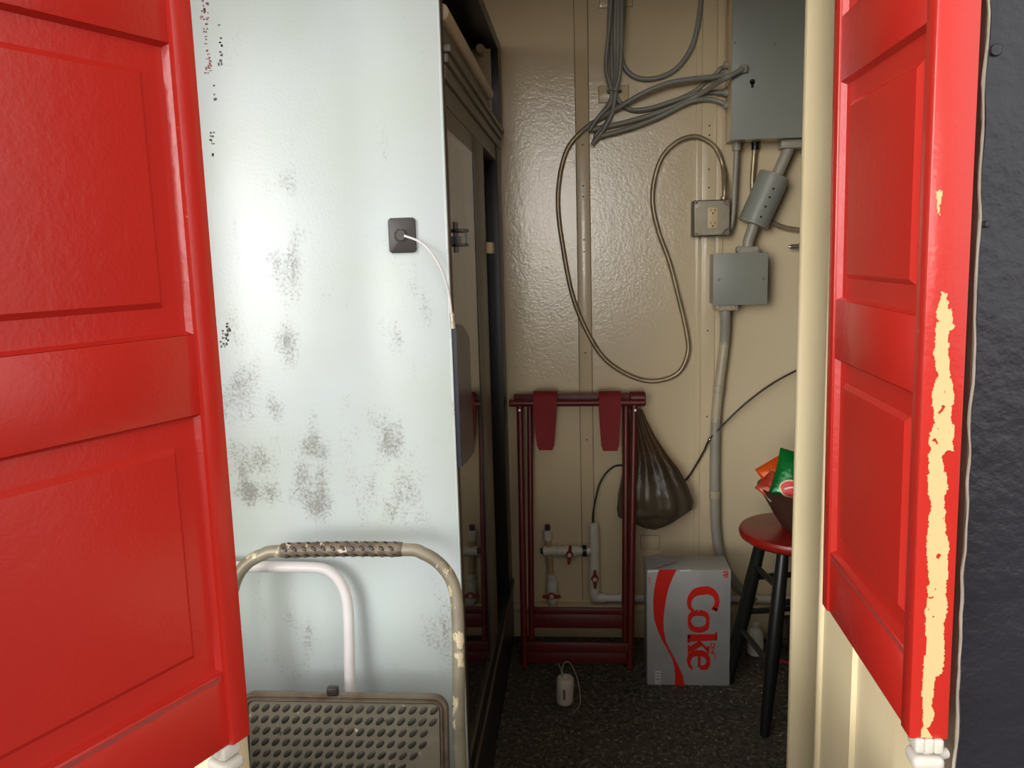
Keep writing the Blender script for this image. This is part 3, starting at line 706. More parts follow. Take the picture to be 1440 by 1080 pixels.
def rail(x0, y0, x1, y1, off, t, m=M_wood, bev=.002):
    a = Q(x0, y0); b = Q(x1, y1); c0 = Vector((a.x, 0, 0))
    Rm = Matrix((Vector((1, 0, 0)), -rn, rup)).transposed().to_4x4()
    cen = Q((x0 + x1) / 2, (y0 + y1) / 2) - rn * off; w = abs(Q(x1, (y0 + y1) / 2).x - Q(x0, (y0 + y1) / 2).x); h = (Q((x0 + x1) / 2, y0) - Q((x0 + x1) / 2, y1)).length
    bm = B(); box(bm, (-w / 2, -t / 2, -h / 2), (w / 2, t / 2, h / 2), bev, Matrix.Translation(cen) @ Rm); return bm
obj('top_rail', rail(721, 553, 908, 571, .037, .022), M_wood, rk)
a, b = Q(716, 567), Q(908, 566)
bm = B(); cyl(bm, a + rn * .004, b + rn * .004, .0122, 18, .003); obj('top_rail', bm, M_wood, rk)
bm = B(); cyl(bm, Q(886, 559) + rn * .006 - rn * .02, Q(908, 559) + rn * .006 - rn * .02, .021, 18, .003); obj('end_knuckle', bm, M_wood, rk)
obj('lower_rail', rail(748, 858, 884, 866, .036, .02), M_wood, rk)
obj('lower_rail', rail(748, 867, 884, 887, .036, .012), M_wood, rk)
obj('lower_rail', rail(738, 903, 888, 917, .0, .018), M_wood, rk)
obj('lower_rail', rail(738, 918, 888, 934, .012, .014), M_wood, rk)
for (xa, xb, xc, xd, yb_) in ((750, 783, 756, 779, 633), (842, 873, 846, 870, 634)):
    bm = B()
    L_, R2 = [], []
    prof = [(552, -.018), (550, -.004), (553, .012), (560, .0175), (568, .0185), (576, .017), (586, .013), (610, .012), (626, .012), (yb_, .011)]
    for i, (y, o_) in enumerate(prof):
        t = max(0, (y - 580) / (yb_ - 580)); s = 1.0 if y < 580 else (1 - t * .9)
        la = xa + (xc - xa) * t; rb = xb + (xd - xb) * t
        if i == len(prof) - 1: la += 2; rb -= 2
        L_.append(Q(la, y) + rn * o_); R2.append(Q(rb, y) + rn * o_)
    ribbon(bm, L_, R2, -rn * .0028); obj('strap', bm, M_strap, rk, ang=60)
    bm = B(); L_ = [Q(xa, 552) - rn * .018, Q(xa, 553) - rn * .052, Q(xa, 572) - rn * .0515]; R2 = [Q(xb, 552) - rn * .018, Q(xb, 553) - rn * .052, Q(xb, 572) - rn * .0515]
    ribbon(bm, L_, R2, Vector((0, 0, .0022))); obj('strap_wrap', bm, M_strap, rk)
for p in ((731, 577), (893, 577)):
    bm = B(); c = Q(*p) + rn * .0108; cyl(bm, c, c + rn * .0025, .0045, 12, .0008); obj('rivet', bm, M_steel, rk)
# ------------------------------------------------------------------ plastic bag hanging from the rack's corner
YG = 2.845
lft = [(884, 574), (884, 590), (885, 620), (882, 645), (876, 665), (871, 690), (867, 715), (868, 726), (885, 733), (905, 742), (918, 744.5)]
rgt = [(903, 576), (909, 590), (922, 615), (940, 642), (954, 660), (966, 682), (974, 704), (973, 716), (958, 726), (940, 737), (922, 745)]
dep = [.008, .012, .018, .024, .034, .045, .052, .050, .040, .025, .004]
bm = B(); rings = []; SEG = 64
LL = spline([at(x, y, y=YG) for x, y in lft], .006); n1 = 90
def resamp(pts, n):
    ds = [0]
    for a, b in zip(pts, pts[1:]): ds.append(ds[-1] + (b - a).length)
    out = []
    j = 0
    for i in range(n):
        s = ds[-1] * i / (n - 1)
        while j < len(ds) - 2 and ds[j + 1] < s: j += 1
        t = (s - ds[j]) / max(1e-9, ds[j + 1] - ds[j]); out.append(pts[j].lerp(pts[j + 1], min(1, t)))
    return out
def interp(keys, n):
    out = []
    for i in range(n):
        s = (len(keys) - 1) * i / (n - 1); j = min(int(s), len(keys) - 2); out.append(keys[j].lerp(keys[j + 1], s - j) if hasattr(keys[j], 'lerp') else keys[j] + (keys[j + 1] - keys[j]) * (s - j))
    return out
NB = 70
LA = interp([at(x, y, y=YG) for x, y in lft], NB); RA = interp([at(x, y, y=YG) for x, y in rgt], NB); DA = interp(dep, NB)
for i in range(NB):
    c = (LA[i] + RA[i]) / 2; hw = (RA[i] - LA[i]) / 2; ring = []; f = i / (NB - 1)
    for k in range(SEG):
        a = 2 * PI * k / SEG
        fold = .30 * (1 - f) ** .6 * math.sin(a * 11 + 2 * math.sin(f * 3)) + .10 * (1 - f) * math.sin(a * 5 + 1.0)
        crump = .22 * min(1, f * 2.2) * noise.noise(Vector((math.cos(a) * 1.6, math.sin(a) * 1.6, f * 5))) + .10 * noise.noise(Vector((math.cos(a) * 4, math.sin(a) * 4, f * 14)))
        rr = 1 + (fold * .7 + crump) * (0.35 if abs(math.sin(a)) < .25 else 1)
        q = c + hw * math.cos(a) * (1 + (rr - 1) * .25) + Vector((0, math.sin(a) * DA[i] * rr, 0))
        q.y = min(q.y, YW - .004); ring.append(bm.verts.new(q))
    rings.append(ring)
for a, b in zip(rings, rings[1:]):
    for k in range(SEG): bm.faces.new((a[k], a[(k + 1) % SEG], b[(k + 1) % SEG], b[k]))
bm.faces.new(rings[0]); bm.faces.new(rings[-1][::-1])
tag(obj('plastic_bag', bm, M_bag, ang=70), 'dark filled plastic bag hanging from the right corner of the red rack', 'bag')
# ------------------------------------------------------------------ white plumbing behind the rack
YP = 2.895
V = lambda px, py, y=YP: at(px, py, y=y)
pv_ = thing('pipe_assembly', 'white plastic water pipes with red-handled valves on the wall behind the red rack', 'pipes', tuple(V(800, 850)))
def seg(name, a, b, r, m=M_pvc, bev=.001, r2=None):
    r = r * 1.24; bm = B(); cyl(bm, V(*a), V(*b), r, 22, bev, r2); return obj(name, bm, m, pv_)
seg('pipe', (771, 757), (775, 822), .0085, M_tan)
seg('threaded_fitting', (770, 738), (770, 746), .008, M_brown); seg('coupling', (770, 745), (770.5, 759), .0135)
seg('tee', (764, 774.5), (783, 774.5), .0150); seg('end_plug', (760, 774.5), (764.5, 774.5), .008, M_brown)
seg('pipe', (783, 774.5), (836, 774.5), .0108); seg('coupling', (784, 774.5), (794, 774.5), .0138)
seg('valve_body', (794, 774.5), (810, 774.5), .0155); seg('coupling', (810, 774.5), (816, 774.5), .0138)
seg('clamp_ring', (819, 774.5), (825, 774.5), .0165, M_dark)
seg('pipe', (836, 735), (836, 842), .0108); seg('coupling', (835, 737), (835.5, 763), .0150); seg('tee', (836, 763), (836, 791), .0142)
seg('valve_body', (836, 791), (836, 827), .0158); seg('coupling', (836, 827), (836, 832), .0138)
bm = B(); tube(bm, spline([V(836, 828), V(836, 836), V(838, 840), V(844, 841), V(850, 841)], .003), .0178, 20); obj('elbow', bm, M_pvc, pv_)
e = V(849, 841); bm = B(); cyl(bm, e, Vector((.95, e.y, e.z)), .0138, 20); obj('pipe', bm, M_pvc, pv_)
seg('coupling', (872, 841), (884, 841), .0145)
seg('coupling', (775.5, 808), (776, 818), .0125); seg('valve_body', (776, 817), (777, 845), .0165); seg('coupling', (777, 843), (778, 852), .0115)
def lever(c, d, L2):
    c = V(*c) + Vector((0, -.021, 0)); bm = B()
    M = Matrix.Translation(c) @ Matrix.Rotation(d, 4, 'Y')
    cyl(bm, c + Vector((0, .012, 0)), c + Vector((0, -.002, 0)), .0135, 16, .001)
    for s in (-1, 1):
        poly = [(s * .003, -.0085), (s * L2, -.0045), (s * (L2 + .002), 0), (s * L2, .0045), (s * .003, .0085)]
        prism(bm, [M @ Vector((x, -.001, z)) for x, z in poly], (0, -.006, 0))
    h = obj('valve_handle', bm, M_valve, pv_); h['label'] = 'red valve handle'
    bm = B(); cyl(bm, c + Vector((0, 0, 0)), c + Vector((0, -.009, 0)), .0078, 14, .001); obj('cap', bm, M_pvc, h)
lever((801, 777), PI / 2 + .1, .034); lever((836.5, 811), PI / 2, .033); lever((776, 835), 0, .032)
# thin black tubing: from the pipe behind the bag, up to the right
tb = thing('tubing', 'thin black tubing arching from the white pipe past the bag to the right', 'tubing', tuple(V(836, 735)))
pts = [V(834, 738, 2.893), V(834, 722, 2.893), V(838, 700, 2.895), V(845, 677, 2.90), V(858, 660, 2.91), V(875, 655, 2.919), V(915, 668, 2.924), V(945, 678, 2.924), V(964, 675, 2.915), V(978, 655, 2.905), V(990, 634, 2.895), V(998, 618, 2.885), V(1020, 594, 2.875), V(1050, 566, 2.87), V(1085, 540, 2.87), V(1118, 522, 2.87), V(1150, 508, 2.87), V(1200, 495, 2.90)]
bm = B(); tube(bm, spline(pts, .006), .0034, 10); obj('hose', bm, M_tubeblk, tb)
bm = B(); c = V(998, 618, 2.885); r = bmesh.ops.create_uvsphere(bm, u_segments=16, v_segments=10, radius=.0078, matrix=Matrix.Translation(c)); obj('clip_bead', bm, M_bead, tb)
# ------------------------------------------------------------------ silver carton
YC = 2.575
ca = at(910, 965, y=YC); cb = at(1026, 962, y=YC)
zc = .393
ct = thing('drinks_carton', 'silver Coke drinks carton with red ribbon standing on the floor beside the rack', 'carton', ((ca.x + cb.x) / 2, YC + .06, 0))
bm = B(); box(bm, (ca.x, YC, .0), (cb.x, YC + .125, zc), .0025)
ob = obj('carton_body', bm, M_card, ct)
bm = B(); prism(bm, [(ca.x + .004, YC + .004, zc), (ca.x + .03, YC + .004, zc + .006), (ca.x + .10, YC + .05, zc + .010), (ca.x + .05, YC + .12, zc + .007), (ca.x + .004, YC + .12, zc)], (0, 0, .001)); obj('top_flap', bm, M_card, ct, smooth=False)
f = YC - .0006
Z = lambda x, y: at(900 + x / 5.14, 770 + y / 5.14, y=f)
bm = B()
lz = [(138, 160), (120, 215), (103, 300), (95, 380), (97, 455), (105, 530), (128, 600), (165, 680), (205, 750), (235, 810), (248, 870), (255, 930), (250, 1008)]
rz = [(266, 160), (235, 220), (205, 300), (188, 380), (176, 455), (170, 530), (172, 600), (188, 680), (222, 750), (255, 810), (285, 870), (310, 930), (322, 1003)]
ribbon(bm, [Z(*p) for p in lz], [Z(*p) for p in rz], (0, .001, 0))
obj('red_ribbon', bm, M_cardred, ct, smooth=False)
bm = B()
def stroke(pts, ws, n=40):
    """letter stroke: centre line with a changing width, in the carton's front plane"""
    P = [Vector((x, y, 0)) for x, y in pts]; S_ = spline(P, 6) if len(P) > 2 else [P[0].lerp(P[1], i / 6) for i in range(7)]
    m = len(S_); L_, R2 = [], []
    for i, p in enumerate(S_):
        t = (S_[min(i + 1, m - 1)] - S_[max(i - 1, 0)]).normalized(); nrm = Vector((-t.y, t.x, 0)); s = i / (m - 1) * (len(ws) - 1); j = min(int(s), len(ws) - 2); w = ws[j] + (ws[j + 1] - ws[j]) * (s - j)
        L_.append(Z(*(p + nrm * w / 2).xy)); R2.append(Z(*(p - nrm * w / 2).xy))
    ribbon(bm, L_, R2, (0, .001, 0))
stroke([(535, 455), (557, 400), (545, 345), (500, 312), (455, 312), (400, 325), (362, 370), (358, 425), (385, 462)], [42, 34, 40, 55, 62, 55, 40, 30, 20])           # C
stroke([(530, 440), (560, 455)], [14, 26])
stroke([(425, 470), (375, 485), (357, 530), (375, 580), (425, 595), (475, 580), (490, 530), (475, 485), (425, 470)], [44, 40, 22, 40, 44, 40, 22, 40, 44])            # o
stroke([(345, 655), (555, 648)], [52, 46]); stroke([(552, 612), (550, 668)], [14, 16]); stroke([(352, 628), (352, 690)], [18, 18])                                     # k stem
stroke([(428, 680), (462, 712), (490, 745)], [16, 18, 22]); stroke([(495, 712), (492, 765)], [16, 14]); stroke([(440, 690), (400, 715), (356, 742)], [42, 42, 40]); stroke([(352, 705), (352, 770)], [16, 14])
stroke([(428, 770), (428, 866)], [20, 20])                                                                                                                          # e
stroke([(432, 868), (478, 862), (494, 822), (475, 778), (428, 764), (378, 772), (355, 808), (358, 848), (380, 880)], [26, 42, 26, 40, 46, 44, 34, 24, 14])
ib = obj('brand_lettering', bm, M_cardred, ct, smooth=False); ib['label'] = 'large red Coke lettering reading downwards'
def text(body, cap, org, m, nm, parent, rot=True, bold=.0):
    cu = bpy.data.curves.new(nm, 'FONT'); cu.body = body; cu.size = cap; cu.extrude = .0004; cu.offset = bold
    to = bpy.data.objects.new(nm, cu); COL.objects.link(to)
    dg = bpy.context.evaluated_depsgraph_get(); me = bpy.data.meshes.new_from_object(to.evaluated_get(dg)); bpy.data.objects.remove(to)
    bm = B(); bm.from_mesh(me); bpy.data.meshes.remove(me)
    for v in bm.verts:
        x, y, z = v.co
        v.co = Vector((org.x + y, org.y - z, org.z - x)) if rot else Vector((org.x + x, org.y - z, org.z + y))
    return obj(nm, bm, m, parent, smooth=False, recalc=True)
text('Diet', .021, Z(510, 690), M_cardred, 'small_lettering', ct, bold=.0006)['label'] = 'small red lettering beside the brand word'
text('cans', .0125, Z(535, 765), M_cardred, 'small_lettering', ct)['label'] = 'small red lettering under the brand word'
bm = B(); random.seed(11)
for i in range(5):
    y = 892 + i * 22
    stroke([(112, y + 9), (128, y + 3 + random.uniform(-4, 4)), (148, y + 9)], [7, 6, 7]); stroke([(112 + random.uniform(0, 6), y), (114, y + 18)], [7, 7]); stroke([(145, y), (146, y + random.uniform(9, 18))], [7, 7])
obj('white_print', bm, M_cardwhite, ct, smooth=False)
bm = B(); stroke([(140, 168), (60, 174)], [9, 12]); stroke([(290, 168), (370, 165)], [10, 8]); obj('scuffed_edge', bm, M_cardwhite, ct, smooth=False)
bm = B()
for y in (180, 205): stroke([(600, y), (612, y - 6), (638, y - 4)], [10, 8, 12]); stroke([(610, y + 8), (636, y + 10)], [8, 8])
stroke([(66, 215), (72, 270)], [7, 2])
obj('red_emblem', bm, M_cardred, ct, smooth=False)
# ------------------------------------------------------------------ stool, bowl and snacks
SX, SY, SZ = .638, 2.47, .566
sl = thing('stool', 'wooden stool with round red seat and dark legs at the right', 'stool', (SX, SY, 0))
bm = B(); lathe(bm, [(.12, -.036), (.155, -.034), (.168, -.024), (.171, -.012), (.167, -.003), (.155, .0), (.08, -.002), (.002, -.003)], (SX, SY, SZ), 56); obj('seat', bm, M_seat, sl)
ft = [Vector((.513, 2.293, 0))]; dv = ft[0] - Vector((SX, SY, 0))
feet = [Vector((SX, SY, 0)) + Matrix.Rotation(a, 3, 'Z') @ dv for a in (0, -PI / 2, PI, PI / 2)]
tops = [Vector((SX, SY, SZ - .034)) + (q - Vector((SX, SY, 0))) * .50 for q in feet]
def lp(k, z): a, b = feet[k], tops[k]; return a.lerp(b, z / b.z)
for k in range(4):
    a, b = feet[k], tops[k]
    bm = B(); ts = [0, .01, .1, .3, .5, .7, .85, 1.0]; rs = [.0125, .0145, .0160, .0190, .0215, .021, .019, .0165]
    tube(bm, [a.lerp(b, t) for t in ts], rs, 18); obj('leg', bm, M_leg, sl)
for k, z in ((0, .20), (1, .26), (2, .20), (3, .26), (0, .42), (2, .42), (1, .38), (3, .38)):
    bm = B(); cyl(bm, lp(k, z), lp((k + 1) % 4, z), .0095, 12); obj('rung', bm, M_leg, sl)
BX, BY = SX + .028, SY + .005
bw = tag(obj('bowl', (lambda bm: (lathe(bm, [(.03, .006), (.066, .0), (.072, .004), (.098, .045), (.122, .088), (.143, .126), (.146, .130), (.140, .129), (.118, .088), (.094, .046), (.06, .012), (.002, .010)], (BX, BY, SZ - .001), 56), bm)[1])(B()), M_bowl), 'dark brown bowl of snack packets on the red stool seat', 'bowl')
def packet(nm, label, c, w, h, t, rot, m, mark=False):
    bm = B(); nx, ny = 22, 26; T = Matrix.Translation(c) @ rot
    def zf(u, v): e = max(0, 1 - abs(u) ** 3.0) ** .5 * max(0, 1 - abs(v) ** 2.6) ** .6; return e * (1 + .18 * noise.noise(Vector((u * 2.3, v * 2.3, c[0] * 9))))
    gr = {}
    for s in (1, -1):
        for i in range(nx + 1):
            for j in range(ny + 1):
                u = i / nx * 2 - 1; v = j / ny * 2 - 1
                if (i in (0, nx) or j in (0, ny)) and s < 0: gr[s, i, j] = gr[1, i, j]; continue
                z = s * t / 2 * zf(u, v); cr = .0018 * math.sin(u * 40) if abs(v) > .9 else 0
                gr[s, i, j] = bm.verts.new(T @ Vector((u * w / 2 * (1 - .06 * (1 - abs(v)) * abs(u)), v * h / 2, z + cr)))
        for i in range(nx):
            for j in range(ny):
                q = (gr[s, i, j], gr[s, i + 1, j], gr[s, i + 1, j + 1], gr[s, i, j + 1]); bm.faces.new(q if s > 0 else q[::-1])
    o = obj(nm, bm, m, ang=60); tag(o, label, 'packet', 'snack packets in the bowl')
    if mark:
        for (rx, ry, dz, mm, n2) in ((.034, .026, .0016, M_ivory, 'badge_rim'), (.029, .021, .0026, M_cardred, 'badge')):
            bm = B(); q = []
            rng = []
            for r_ in (0.02, .5, 1.0):
                row = []
                for k in range(28):
                    a = 2 * PI * k / 28; x = mark[0] + math.cos(a) * rx * r_; y = mark[1] + math.sin(a) * ry * r_
                    row.append(bm.verts.new(T @ Vector((x, y, t / 2 * zf(x / (w / 2), y / (h / 2)) + dz))))
                rng.append(row)
            for a_, b_ in zip(rng, rng[1:]):
                for k in range(28): bm.faces.new((a_[k], a_[(k + 1) % 28], b_[(k + 1) % 28], b_[k]))
            bm.faces.new(rng[0]); obj(n2, bm, mm, o)
        bm = B(); x, y = mark
        ps = [Vector((x - .018, y - .006, 0)), Vector((x, y + .004, 0)), Vector((x + .018, y + .008, 0))]
        for p in ps: p.z = t / 2 * zf(p.x / (w / 2), p.y / (h / 2)) + .0038
        tube(bm, spline([T @ p for p in ps], .003), .0028, 8); obj('badge_stripe', bm, M_cardwhite, o)
    return o
E3 = lambda x, y, z: (Matrix.Rotation(math.radians(z), 4, 'Z') @ Matrix.Rotation(math.radians(y), 4, 'Y') @ Matrix.Rotation(math.radians(x), 4, 'X'))
packet('snack_packet', 'shiny green snack packet standing up in the bowl on the stool', (.626, 2.445, .728), .135, .15, .045, E3(62, 14, -14), M_green, mark=(-.010, -.042))
packet('snack_packet', 'orange snack packet poking out at the left of the bowl', (.583, 2.475, .712), .085, .13, .024, E3(60, -30, 6), M_orange)
packet('snack_packet', 'small dull red packet at the left rim of the bowl', (.570, 2.44, .690), .075, .11, .018, E3(50, -42, 20), M_redfoil)
packet('snack_packet', 'pale foil packet end at the leftmost rim of the bowl', (.548, 2.452, .694), .05, .07, .012, E3(40, -46, 0), M_silverfoil)
# small things on the floor behind the stool
bc = at(1062, 930, y=2.80); 
bm = B(); lathe(bm, [(.024, 0), (.028, .004), (.028, .07), (.022, .088), (.012, .096), (.012, .112), (.001, .113)], (bc.x, 2.80, 0), 24)
tag(obj('bottle', bm, M_pvc), 'small white plastic bottle on the floor between the stool legs', 'bottle')
bm = B(); box(bm, (.70, 2.70, 0), (1.02, 2.90, .10), .006); bx_ = obj('storage_box', bm, M_dark, base=True); tag(bx_, 'low black box on the floor behind the stool', 'box')
bm = B(); a = at(1100, 930, y=2.697); tube(bm, [(a.x - .03, 2.699, a.z + .006), (a.x + .10, 2.699, a.z - .02)], .003, 8); obj('red_strap', bm, M_cardred, bx_)
# weighted float on the floor
fb = Vector((-.068, 2.449, 0)); fl = thing('float_weight', 'small white cylinder with thin wire loop lying on the dark floor', 'weight', tuple(fb))
Mf = Matrix.Rotation(math.radians(3), 4, 'Y') @ Matrix.Rotation(math.radians(22.5), 4, 'Z')
bm = B(); lathe(bm, [(.001, 0), (.020, .0), (.0265, .006), (.0275, .012), (.0275, .082), (.024, .088), (.009, .088), (.008, .082), (.001, .082)], fb + Vector((0, 0, .002)), 14, Mf); obj('cylinder', bm, M_ceram, fl)
bm = B(); box(bm, (fb.x - .003, fb.y - .0292, .03), (fb.x + .004, fb.y - .026, .062)); obj('dark_mark', bm, M_ink, fl)
t0 = fb + Vector((-.004, 0, .085))
bm = B(); tube(bm, spline([t0, at(791, 940, y=2.46), at(795, 931, y=2.47), at(803, 934, y=2.475), at(812, 955, y=2.47), at(816, 980, y=2.44), at(815, 992, y=2.42), at(805, 1004, y=2.38)], .005), .0018, 8); obj('wire_loop', bm, M_clear, fl)
bm = B(); tube(bm, spline([t0, at(788, 940, y=2.46), at(785, 933, y=2.47)], .004), .0016, 8); obj('wire_loop', bm, M_clear, fl)
# ------------------------------------------------------------------ electrics on the back wall
YPAN = 2.80
pa = at(1028, 197, y=YPAN); XP1 = pa.x + .40; ZP0 = pa.z
pn = thing('breaker_panel', 'large grey electrical panel cabinet mounted high on the back wall', 'electrical panel', (pa.x + .2, YW, ZP0))
bm = B(); box(bm, (pa.x + .002, YPAN + .006, ZP0 + .003), (XP1 - .002, YW, 2.45), .002); obj('cabinet', bm, M_cream, pn)['label'] = 'cream painted box'
bm = B(); box(bm, (pa.x, YPAN - .001, ZP0), (XP1, YPAN + .006, 2.455), .0015); cv = obj('cover', bm, M_grey, pn); cv['label'] = 'grey cover'
c = at(1058, 115, y=YPAN - .0015)
bm = B(); cyl(bm, c, c + Vector((0, -.0012, 0)), .0085, 18); box(bm, (c.x - .004, c.y - .0012, c.z - .018), (c.x + .004, c.y, c.z)); obj('keyhole', bm, M_slot, cv)
for q in ((1133, 130), (1033, 60), (1090, 60)):
    c = at(q[0], q[1], y=YPAN - .0012); bm = B(); cyl(bm, c + Vector((0, .001, 0)), c + Vector((0, -.003, 0)), .006 if q[0] > 1100 else .004, 14, .0008); obj('screw', bm, M_slot if q[0] > 1100 else M_grey, cv)
for q in ((1026, 91), (1026, 130), (1025, 148), (1026, 103)):
    c = at(*q, y=2.885); bm = B(); cyl(bm, Vector((pa.x - .012, 2.885, c.z)), Vector((pa.x + .004, 2.885, c.z)), .0125, 14, .002); obj('connector', bm, M_pipe, pn)
c = at(1046, 97, y=YPAN - .012); bm = B(); box(bm, (c.x - .012, YPAN - .022, c.z - .012), (c.x + .010, YPAN, c.z + .012), .003); obj('cover_bracket', bm, M_pipe, pn)
# cables
def cable(nm, label, pts, r, m=M_cable, y=2.912, step=.008, ends=None, ridges=False, cat='cable', group='grey cables on the back wall', yo=None):
    if pts[0][1] == -10: pts = [(pts[0][0], -112)] + pts           # up to the ceiling
    if pts[-1][1] == -10: pts = pts + [(pts[-1][0], -112)]
    P = []
    for i, p in enumerate(pts):
        P.append(at(p[0], p[1], y=(p[2] if len(p) > 2 else y)))
    sp_ = spline(P, .0034 if ridges else step)
    bm = B()
    tube(bm, sp_, [r * (1.16 if i % 2 == 0 else .86) for i in range(len(sp_))] if ridges else r, 10)
    if ridges:
        zl = at(835, 184, y=2.905).z
        for f in bm.faces:
            if f.calc_center_median().z > zl: f.material_index = 1
    return tag(obj(nm, bm, m, ang=80), label, cat, group)
G = None
cable('cable', 'grey cable, leftmost of the tied bunch, curving low then up into the panel side', [(858, -10), (856, 50), (857, 105), (863, 128), (869, 143), (882, 153), (902, 156), (935, 147), (972, 131), (998, 112), (1013, 97), (1025, 91, 2.885)], .0078, y=2.921)
cable('cable', 'grey cable of the tied bunch entering the second connector of the panel', [(862, -10), (860, 55), (861, 108), (865, 129), (872, 144), (888, 154), (915, 152), (950, 141), (985, 131), (1025, 130, 2.885)], .0075, y=2.912)
cable('cable', 'grey cable looping low left of the tie and crossing onto the panel cover', [(866, -10), (865, 60), (865, 108), (864, 128), (854, 150), (840, 168), (830, 182), (842, 180), (880, 172), (920, 160), (955, 147), (985, 132, 2.89), (1008, 117, 2.83), (1020, 110, 2.775), (1030, 105, 2.772), (1045, 97, 2.782)], .0085, y=2.905)
cable('cable', 'grey cable with the longest low loop, ending at the lowest panel connector', [(870, -10), (869, 55), (868, 108), (864, 128), (862, 148), (856, 168), (842, 186), (836, 194), (850, 190), (890, 179), (930, 163), (970, 143), (1000, 140), (1025, 148, 2.885)], .0078, y=2.897)
cable('cable', 'short grey cable whose cut end hangs left below the tie', [(874, -10), (874, 55), (871, 105), (866, 128), (861, 158), (850, 180), (833, 203)], .0075, y=2.889)
cable('cable', 'grey cable, thin and slack, at the left side of the tied bunch', [(860, -10), (856, 45), (852, 95), (859, 124), (858, 146), (842, 164), (829, 184)], .0065, y=2.890)
cable('cable', 'single grey cable hanging in a deep bow right of the tied bunch', [(878, -10), (875, 40), (874, 80), (884, 102), (903, 111), (930, 108), (955, 93), (974, 63), (983, 25), (986, -10)], .0085, y=2.918)
bm = B(); c = at(864, 128, y=2.905)
tube(bm, [c + Vector((math.cos(a) * .022, math.sin(a) * .026, .001 * math.sin(a * 2))) for a in [2 * PI * k / 28 for k in range(29)]], .0032, 8); box(bm, (c.x - .004, c.y - .032, c.z - .004), (c.x + .005, c.y - .024, c.z + .005), .001)
tag(obj('cable_tie', bm, M_cable), 'grey cable tie pinching the bunch of cables', 'cable tie')
YO = 2.855
cable('armored_cable', 'long armoured cable swinging in a big loop down to the outlet box', [(1018, 286, YO + .02), (1019, 262, YO + .02), (1017, 235), (1008, 211), (994, 198), (975, 192), (952, 200), (932, 220), (921, 250), (918, 285), (926, 325), (942, 370), (956, 425), (966, 470), (967, 498), (953, 525), (920, 536), (885, 528), (850, 504), (825, 465), (805, 415), (792, 350), (785, 295), (787, 250), (797, 212), (815, 188), (838, 170), (872, 150, 2.885), (905, 131, 2.872), (940, 117, 2.868), (975, 111, 2.868), (1005, 108, 2.875), (1025, 103, 2.885)], .0082, m=[M_flex, M_cable], y=2.912, ridges=True, group='armoured cables')
# outlet box
oa = at(976, 282, y=YO); ob_ = at(1027, 331, y=YO); oc_ = (oa + ob_) / 2
ot = thing('outlet_box', 'square metal outlet box with a double socket on the back wall', 'outlet', (oc_.x, YW, oc_.z))
bm = B(); box(bm, (oa.x - .001, YO + .004, ob_.z - .001), (ob_.x + .001, YW, oa.z + .001), .004); obj('box', bm, M_boxdark, ot)
bm = B(); hw = (ob_.x - oa.x) / 2; ch = .024
def octo(s, o_):
    w = hw * s; c_ = ch; return [(oc_.x + x, o_, oc_.z + z) for x, z in ((-w + c_, -w), (w - c_, -w), (w - c_ * .6, -w + c_ * .6), (w, -w + c_), (w, w - c_), (w - c_ * .6, w - c_ * .6), (w - c_, w), (-w + c_, w), (-w + c_ * .6, w - c_ * .6), (-w, w - c_), (-w, -w + c_), (-w + c_ * .6, -w + c_ * .6))]
prism(bm, octo(.92, YO + .004), (0, -.010, 0))
box(bm, (oa.x + .003, YO + .002, ob_.z + .003), (ob_.x - .003, YO + .006, oa.z - .003), .001)
for sx in (-1, 1):
    for sz in (-1, 1):
        q = Vector((oc_.x + sx * (hw - .008), YO + .002, oc_.z + sz * (hw - .008))); cyl(bm, q, q + Vector((0, -.004, 0)), .006, 12, .001)
obj('cover_plate', bm, M_plate, ot)
for sx in (-1, 1):
    for sz in (-1, 1):
        q = Vector((oc_.x + sx * (hw - .008), YO - .0021, oc_.z + sz * (hw - .008))); bm = B(); cyl(bm, q, q + Vector((0, -.0008, 0)), .0026, 10); obj('screw', bm, M_slot, ot)
bm = B(); box(bm, (oc_.x - .0155, YO - .009, oc_.z - .034), (oc_.x + .0175, YO - .005, oc_.z + .034), .002); rc_ = obj('receptacle', bm, M_ivory, ot)
bm = B()
for s in (-1, 1):
    z = oc_.z + s * .0205
    for dx in (-.0065, .0075): box(bm, (oc_.x + dx - .0009, YO - .0096, z), (oc_.x + dx + .0009, YO - .0088, z + .009))
    cyl(bm, (oc_.x + .001, YO - .0088, z - .006), (oc_.x + .001, YO - .0097, z - .006), .0028, 10)
obj('slots', bm, M_slot, rc_, smooth=False)
c = at(1018, 281, y=YO + .02); bm = B(); cyl(bm, Vector((c.x, YO + .02, oa.z - .006)), Vector((c.x, YO + .02, oa.z + .012)), .0115, 16, .002); obj('connector', bm, M_flex, ot)
